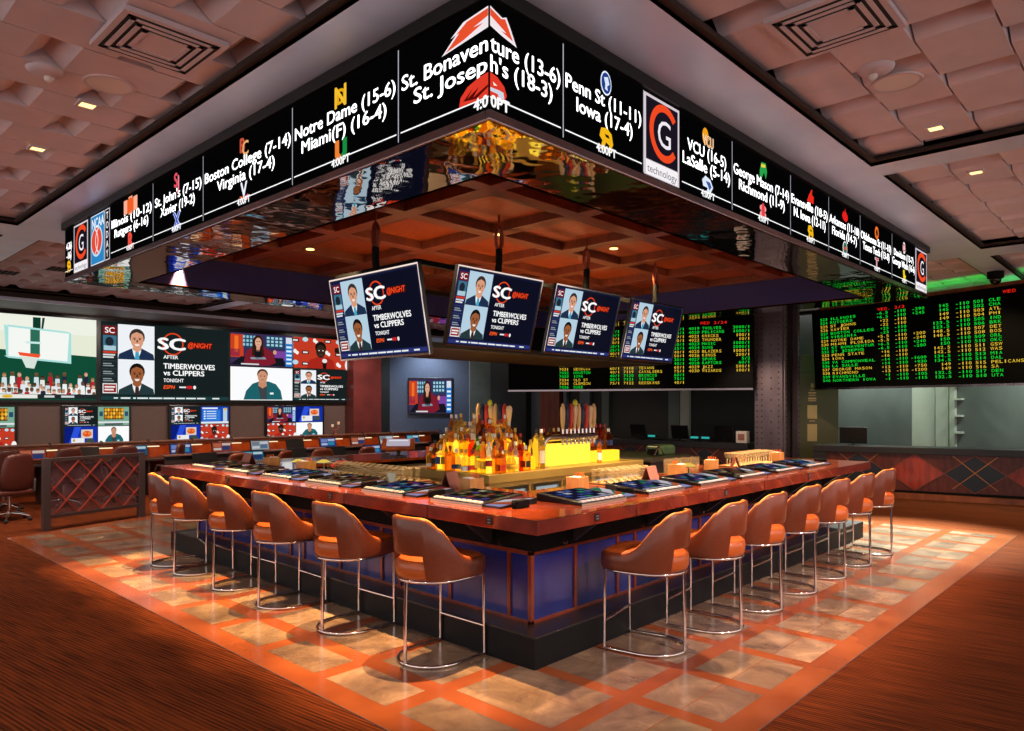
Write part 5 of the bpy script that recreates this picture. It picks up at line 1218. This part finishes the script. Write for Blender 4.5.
# distances measured back from the column end of the board
BW = 5.6
for i in range(15):
    y = .25 + i * .082; c_ = pair(i)
    row(BW - 1.5, y, o2[i], c_, .15, 'R')
    if i < 12: row(BW - 1.42, y, str(4019 + i), c_, .17); row(BW - 1.14, y, r1[i], c_, .05 * len(r1[i]) + .03); row(BW - .16, y, o1[i], c_, None, 'R')
r2 = ['WARRIORS', 'ROCKETS', 'NUGGETS', 'HAWKS', 'NETS', 'BULLS', 'LAKERS', 'GRIZZLIES', 'SEMINOLES', 'CHARGERS', 'TEXANS', 'CAVALIERS', 'BRONCOS', 'TITANS', 'REDSKINS']
for i in range(15):
    y = .25 + i * .082; c_ = pair(i)
    row(BW - 2.5, y, r2[i], c_); row(BW - 2.84, y, str(7108 + i), c_)
    row(BW - 2.92, y, o2[(i * 4) % 15], c_, .18, 'R')
for i in range(16):
    y = .25 + i * .082; c_ = pair(i + 1)
    row(BW - 4.0, y, ['FURMAN', 'FLA ST', 'GEORGIA', 'HOUSTON', 'IOWA', 'OLD ST', 'CLEMSON', 'DUKE'][i % 8], c_, .3); row(BW - 4.34, y, str(7021 + i), c_, .22)
rows.append(('WED 2/24', BW - .9, .14, .058, RD, 'C', .07))
LBd = odds_board('wide black odds board behind the hanging televisions, left of the riveted column', (12.36, 11.72), (14.36, 6.6), 2.19, 3.72, .03, rows)
t = thing('cove_light', 'green light strip along the top of the odds board right of the column', 'light strip', (15.2, 3.9, 3.85))
mb('green_strip').bar((15.86, 5.7, 3.7), (14.13, .4, 3.7), .04, .03).build('strip', t)
mb('rust_wood').bar((15.66, 5.72, 3.87), (13.9, .34, 3.87), .02, .07).build('cover', t)

def counter(label, p, q, h, dep, name='betting_counter', ph=0.):
    p, q = Vector((*p, 0)), Vector((*q, 0)); L = (q - p).length; d = (q - p).normalized(); n = d.cross(Vector((0, 0, 1)))
    t = thing(name, label, 'counter', tuple((p + q) / 2))
    def bx(m, s0, s1, o0, o1, z0, z1):     # o measured outwards towards the customers
        a = [p + d * s0 + n * o0, p + d * s1 + n * o0, p + d * s1 + n * o1, p + d * s0 + n * o1]
        return mb(m).hexa([v + Vector((0, 0, z0)) for v in a], [v + Vector((0, 0, z1)) for v in a])
    bx('counter_stone', 0, L, -dep, .0, h - .13, h).build('countertop', t, bevel=.006)
    bx('counter_stone', 0, .25, -dep, -.01, 0, h - .13).build('end_pier', t)
    bx('dark_red_wood', .25, L, -dep, -.06, .14, h - .13).build('body', t)
    bx('rust_wood', .0, L, -.1, .1, 0, .1).build('toe_kick', t)
    bx('matte_black', .25, L, -.12, -.05, .1, .15).build('shadow_gap', t)
    c = Canvas(.004); H = h - .13 - .15; W = L - .25; k = 0; x = .5 + ph; r = .5
    def clip(pts, l, m):
        c.poly([(min(max(a, 0), W), min(max(bb, 0), H)) for a, bb in pts], m, l)
    while x - r < W:
        m = 'navy_inlay' if k % 2 == 0 else 'red_wood'
        if x + r > 0: clip([(x - r * .98, H / 2), (x, H * .02), (x + r * .98, H / 2), (x, H * .98)], 1, MATS[m])
        x += 2 * r; k += 1
    c.build('inlay_diamonds', t, p + d * .25 - n * .058 + Vector((0, 0, h - .13)), d)
    b = mb('rust_line'); x = .5 + ph; k = 0
    O = p + d * .25 - n * .05 + Vector((0, 0, .15))
    def ln(m, x0, z0, x1, z1, w, off):
        if x1 < x0: x0, z0, x1, z1 = x1, z1, x0, z0
        if x1 <= 0 or x0 >= W: return
        f = lambda s: z0 + (z1 - z0) * (s - x0) / (x1 - x0)
        a, e = max(x0, 0), min(x1, W)
        m.bar(O + d * a + Vector((0, 0, f(a))) + n * off, O + d * e + Vector((0, 0, f(e))) + n * off, .006, w, (0, 0, 1))
    g = mb('brass_line')
    while x - r < W:
        for s in (-1, 1): ln(b, x - r, H / 2, x, H / 2 + s * H / 2, .016, 0); ln(b, x, H / 2 + s * H / 2, x + r, H / 2, .016, .001)
        if k % 2 == 0:
            ln(g, x - r * .72, H * .1, x + r * .72, H * .98, .014, .004); ln(g, x - r * .72, H * .98, x + r * .72, H * .1, .014, .006)
        x += 2 * r; k += 1
    b.build('inlay_lines', t); g.build('brass_lines', t)
    return p, d, n
R1 = counter('long dark-topped betting counter with navy and red diamond front, right of the column', (15.3, 5.72), (16.9, -1.8), 1.0, .75, ph=.1)
R2 = counter('dark-topped betting counter with diamond front behind the bar, left of the column', (14.85, 13.0), (14.85, 6.95), 1.0, .75, ph=.25)
monitor('black computer monitor seen from behind on the betting counter right of the column', (15.85, 5.1, 1.001), rad(105), None, .52, .34)
for i, y in enumerate([7.62, 8.75, 9.9, 11.2]):
    monitor('black computer monitor on the counter left of the column, %s from the column' % ORD[i], (15.15, y, 1.001), rad(85), None, .46, .32, group='monitors on the counter left of the column')
    t = thing('customer_display', 'small teal-lit customer display on the counter, %s from the column' % ORD[i], 'display', (15.05, y - .42 if i else 8.05, 1.001), rad(-90), 'teal customer displays')
    mb('bezel').box(-.05, .05, -.04, .04, 0, .012).tube([(0, 0, .01), (0, 0, .06)], .012, 8).build('stand', t, world=False); mb('bezel').box(-.12, .12, -.015, .02, .05, .12).build('casing', t, bevel=.004, world=False)
    c = Canvas(.001); c.rect(0, 0, .2, .045, '#2aa8a0', 1); c.build('screen', t, (-.1, -.016, .107), world=False)
t = thing('cup_holder', 'pale paper holder on the counter beside the riveted column', 'holder', (15.0, 7.15, 1.001))
mb('plate_white').prism([(14.95, 7.02), (15.1, 7.02), (15.1, 7.27), (14.95, 7.27)], 1.001, 1.26).build('body', t, bevel=.01); mb('menu_board' and MATS['menu_board']).box(14.944, 14.95, 7.07, 7.22, 1.06, 1.2).build('front_card', t)
# wall lamp behind the consoles
t = thing('table_lamp', 'small two-stemmed copper lamp on the timber ledge before the brown wall', 'lamp', (10.45, 16.08, 1.08))
b = mb('coil'); b.lathe([(.001, 0), (.06, 0), (.06, .015), (.015, .025), (.001, .025)], (10.45, 16.08, 1.081), 14, caps=False); b.tube([(10.45, 16.08, 1.1), (10.45, 16.08, 1.18), (10.36, 16.08, 1.2), (10.36, 16.08, 1.27)], .014, 8); b.tube([(10.45, 16.08, 1.18), (10.54, 16.08, 1.22), (10.54, 16.08, 1.33)], .014, 8); b.build('stem', t, smooth=60)
for x, z in ((10.36, 1.27), (10.54, 1.33)): mb('plate_white').lathe([(.001, 0), (.03, 0), (.035, .07), (.001, .07)], (x, 16.08, z), 12, caps=False).build('lamp_shade', t, smooth=40)

# ================================================================== LIGHT
def light(kind, name, loc, energy, col, aim=None, **k):
    l = bpy.data.lights.new(name, kind); l.energy = energy; l.color = col
    for a, v in k.items(): setattr(l, a, v)
    o = bpy.data.objects.new(name, l); C.objects.link(o); o.location = loc
    d = Vector(aim if aim else (loc[0], loc[1], 0)) - Vector(loc)
    o.rotation_euler = d.to_track_quat('-Z', 'Y').to_euler(); return o
WARM = (1, .56, .22)
for y in (3.9, 5.05, 6.15, 7.2, 8.2, 9.0): light('SPOT', 'coffer_spot', (3.72, y + .1, 3.69), 2100, WARM, (3.4, y, 0), spot_size=rad(39), spot_blend=.6, shadow_soft_size=.015)
for x in (4.5, 5.5, 6.5, 7.6, 8.8, 9.9): light('SPOT', 'coffer_spot', (x, 3.72, 3.69), 850, (1, .58, .34), (x, 3.2, 0), spot_size=rad(56), spot_blend=.6, shadow_soft_size=.04)
for x, y in ((6.2, 5.2), (8.0, 5.2), (5.2, 6.6), (8.6, 8.0)): light('SPOT', 'coffer_spot', (x, y, 3.69), 420, (1, .66, .3), spot_size=rad(110), spot_blend=.6, shadow_soft_size=.05)
for x, y, p_ in ((.4, 2.6, 170), (.4, 4.6, 170), (.6, 6.6, 130), (1.75, 6.0, 25), (1.75, 7.34, 25), (1.75, 9.0, 60), (1.75, 11.5, 420), (4.4, 11.6, 420), (5.0, 1.49, 90), (6.6, 1.49, 110), (8.12, 1.49, 110), (9.7, 1.49, 110)):  # tile downlights plus unseen spots added to lighten carpet and stone floor
    light('SPOT', 'tile_spot', (x, y, 4.05), p_, (1, .7, .5), spot_size=rad(100), spot_blend=.7, shadow_soft_size=.05)
for x, y in ((4.2, 4.9), (6.4, 4.4), (4.3, 6.6), (8.0, 4.5)): light('SPOT', 'coffer_spot', (x, y, 3.69), 500, (1, .72, .36), (x + .9 if x > 5 else 5.9, y + 1.5 if x > 5 else y + .4, .9), spot_size=rad(60), spot_blend=.6, shadow_soft_size=.05)  # extra spots added to brighten the island front and bottles
light('SPOT', 'cool_fill', (13.0, 3.4, 3.95), 7500, (.9, 1, .88), (11.3, 2.9, 0), spot_size=rad(52), spot_blend=.8, shadow_soft_size=.15)  # no fitting seen; added to whiten the far stone slabs
for y in (5.3, 2.0): light('SPOT', 'wall_wash', (17.2, y, 3.9), 460, (.92, 1, .95), (17.9, y, 1.2), spot_size=rad(120), spot_blend=.9, shadow_soft_size=.2)
for y in (4.6, 2.5, .5): light('SPOT', 'counter_wash', (13.6, y, 3.95), 330, (1, .76, .4), (15, y, 0), spot_size=rad(90), spot_blend=.8, shadow_soft_size=.1)
light('SPOT', 'slant_wash', (15.0, 18.0, 3.95), 320, (.75, .85, 1), (15.8, 18.8, 1.5), spot_size=rad(120), spot_blend=.9, shadow_soft_size=.2)
for x in (2.5, 5.5, 8.5, 11.5): light('SPOT', 'console_fill', (x, 14.3, 4.05), 700, (1, .6, .34), (x, 15.9, .9), spot_size=rad(95), spot_blend=.8, shadow_soft_size=.1)  # ceiling spots added in place of the reading lamps' light on the timber
for x in (5.1, 6.3, 7.5, 8.6):  # added from below to stand in for warm bounce on the coffers
    for y in (5.9, 6.6): light('SPOT', 'canopy_fill', (x, y, 2.5), 24, (1, .5, .2), (x, y, 4), spot_size=rad(150), spot_blend=.8, shadow_soft_size=.1)
for x in (3.0, 6.0, 9.0, 12.0): light('SPOT', 'wall_wash', (x, 17.2, 3.95), 420, (1, .82, .74), (x, 19.4, 1.2), spot_size=rad(120), spot_blend=.9, shadow_soft_size=.1)  # unseen washers, added to lighten the brown screen wall
for y in (6.5, 9.0, 12.0): light('SPOT', 'counter_wash', (13.2, y, 3.0), 160, (1, .74, .5), (15, y, .6), spot_size=rad(90), spot_blend=.8, shadow_soft_size=.1)
light('SPOT', 'pier_fill', (13.0, 16.9, 3.9), 260, (1, .8, .75), (13.4, 18.9, 2.2), spot_size=rad(70), spot_blend=.9, shadow_soft_size=.1)  # added spot, no fitting there, to lift the red-brown pier
for x in (4.6, 6.6, 8.6): light('SPOT', 'tile_spot', (x - .6, -1.4, 4.05), 1700, (1, .7, .6), (x + .2, 2.7, .8), spot_size=rad(46), spot_blend=.8, shadow_soft_size=.25)  # unseen spots, added to brighten the stool backs on this side
for x in (3.2, 6.5, 9.5): light('SPOT', 'console_fill', (x, 11.6, 3.95), 520, (1, .72, .55), (x + .2, 13.2, .7), spot_size=rad(80), spot_blend=.8, shadow_soft_size=.15)  # spots added without fittings to lift the chairs and lattice rail
wd = bpy.data.worlds.new('world'); bpy.context.scene.world = wd; wd.use_nodes = True
wd.node_tree.nodes['Background'].inputs[0].default_value = (1, .9, .86, 1); wd.node_tree.nodes['Background'].inputs[1].default_value = 1.45

# ================================================================== CAMERA
cd = bpy.data.cameras.new('camera'); cam = bpy.data.objects.new('camera', cd); C.objects.link(cam)
cd.sensor_width = 36; cd.sensor_fit = 'HORIZONTAL'; cd.lens = 36 * 720 / 1024; cd.shift_y = (405 - 365.5) / 1024; cd.clip_end = 200; cd.clip_start = .05
cam.location = (0, 0, 1.835); cam.rotation_euler = (rad(90), 0, rad(43.2 - 90))
sc = bpy.context.scene; sc.camera = cam
sc.view_settings.view_transform = 'Standard'; sc.view_settings.look = 'None'; sc.view_settings.exposure = 0; sc.view_settings.gamma = 1; sc.view_settings.use_curve_mapping = False
sc.cycles.use_denoising = True; sc.cycles.max_bounces = 8; sc.cycles.transmission_bounces = 6; sc.cycles.glossy_bounces = 4; sc.cycles.sample_clamp_indirect = 6
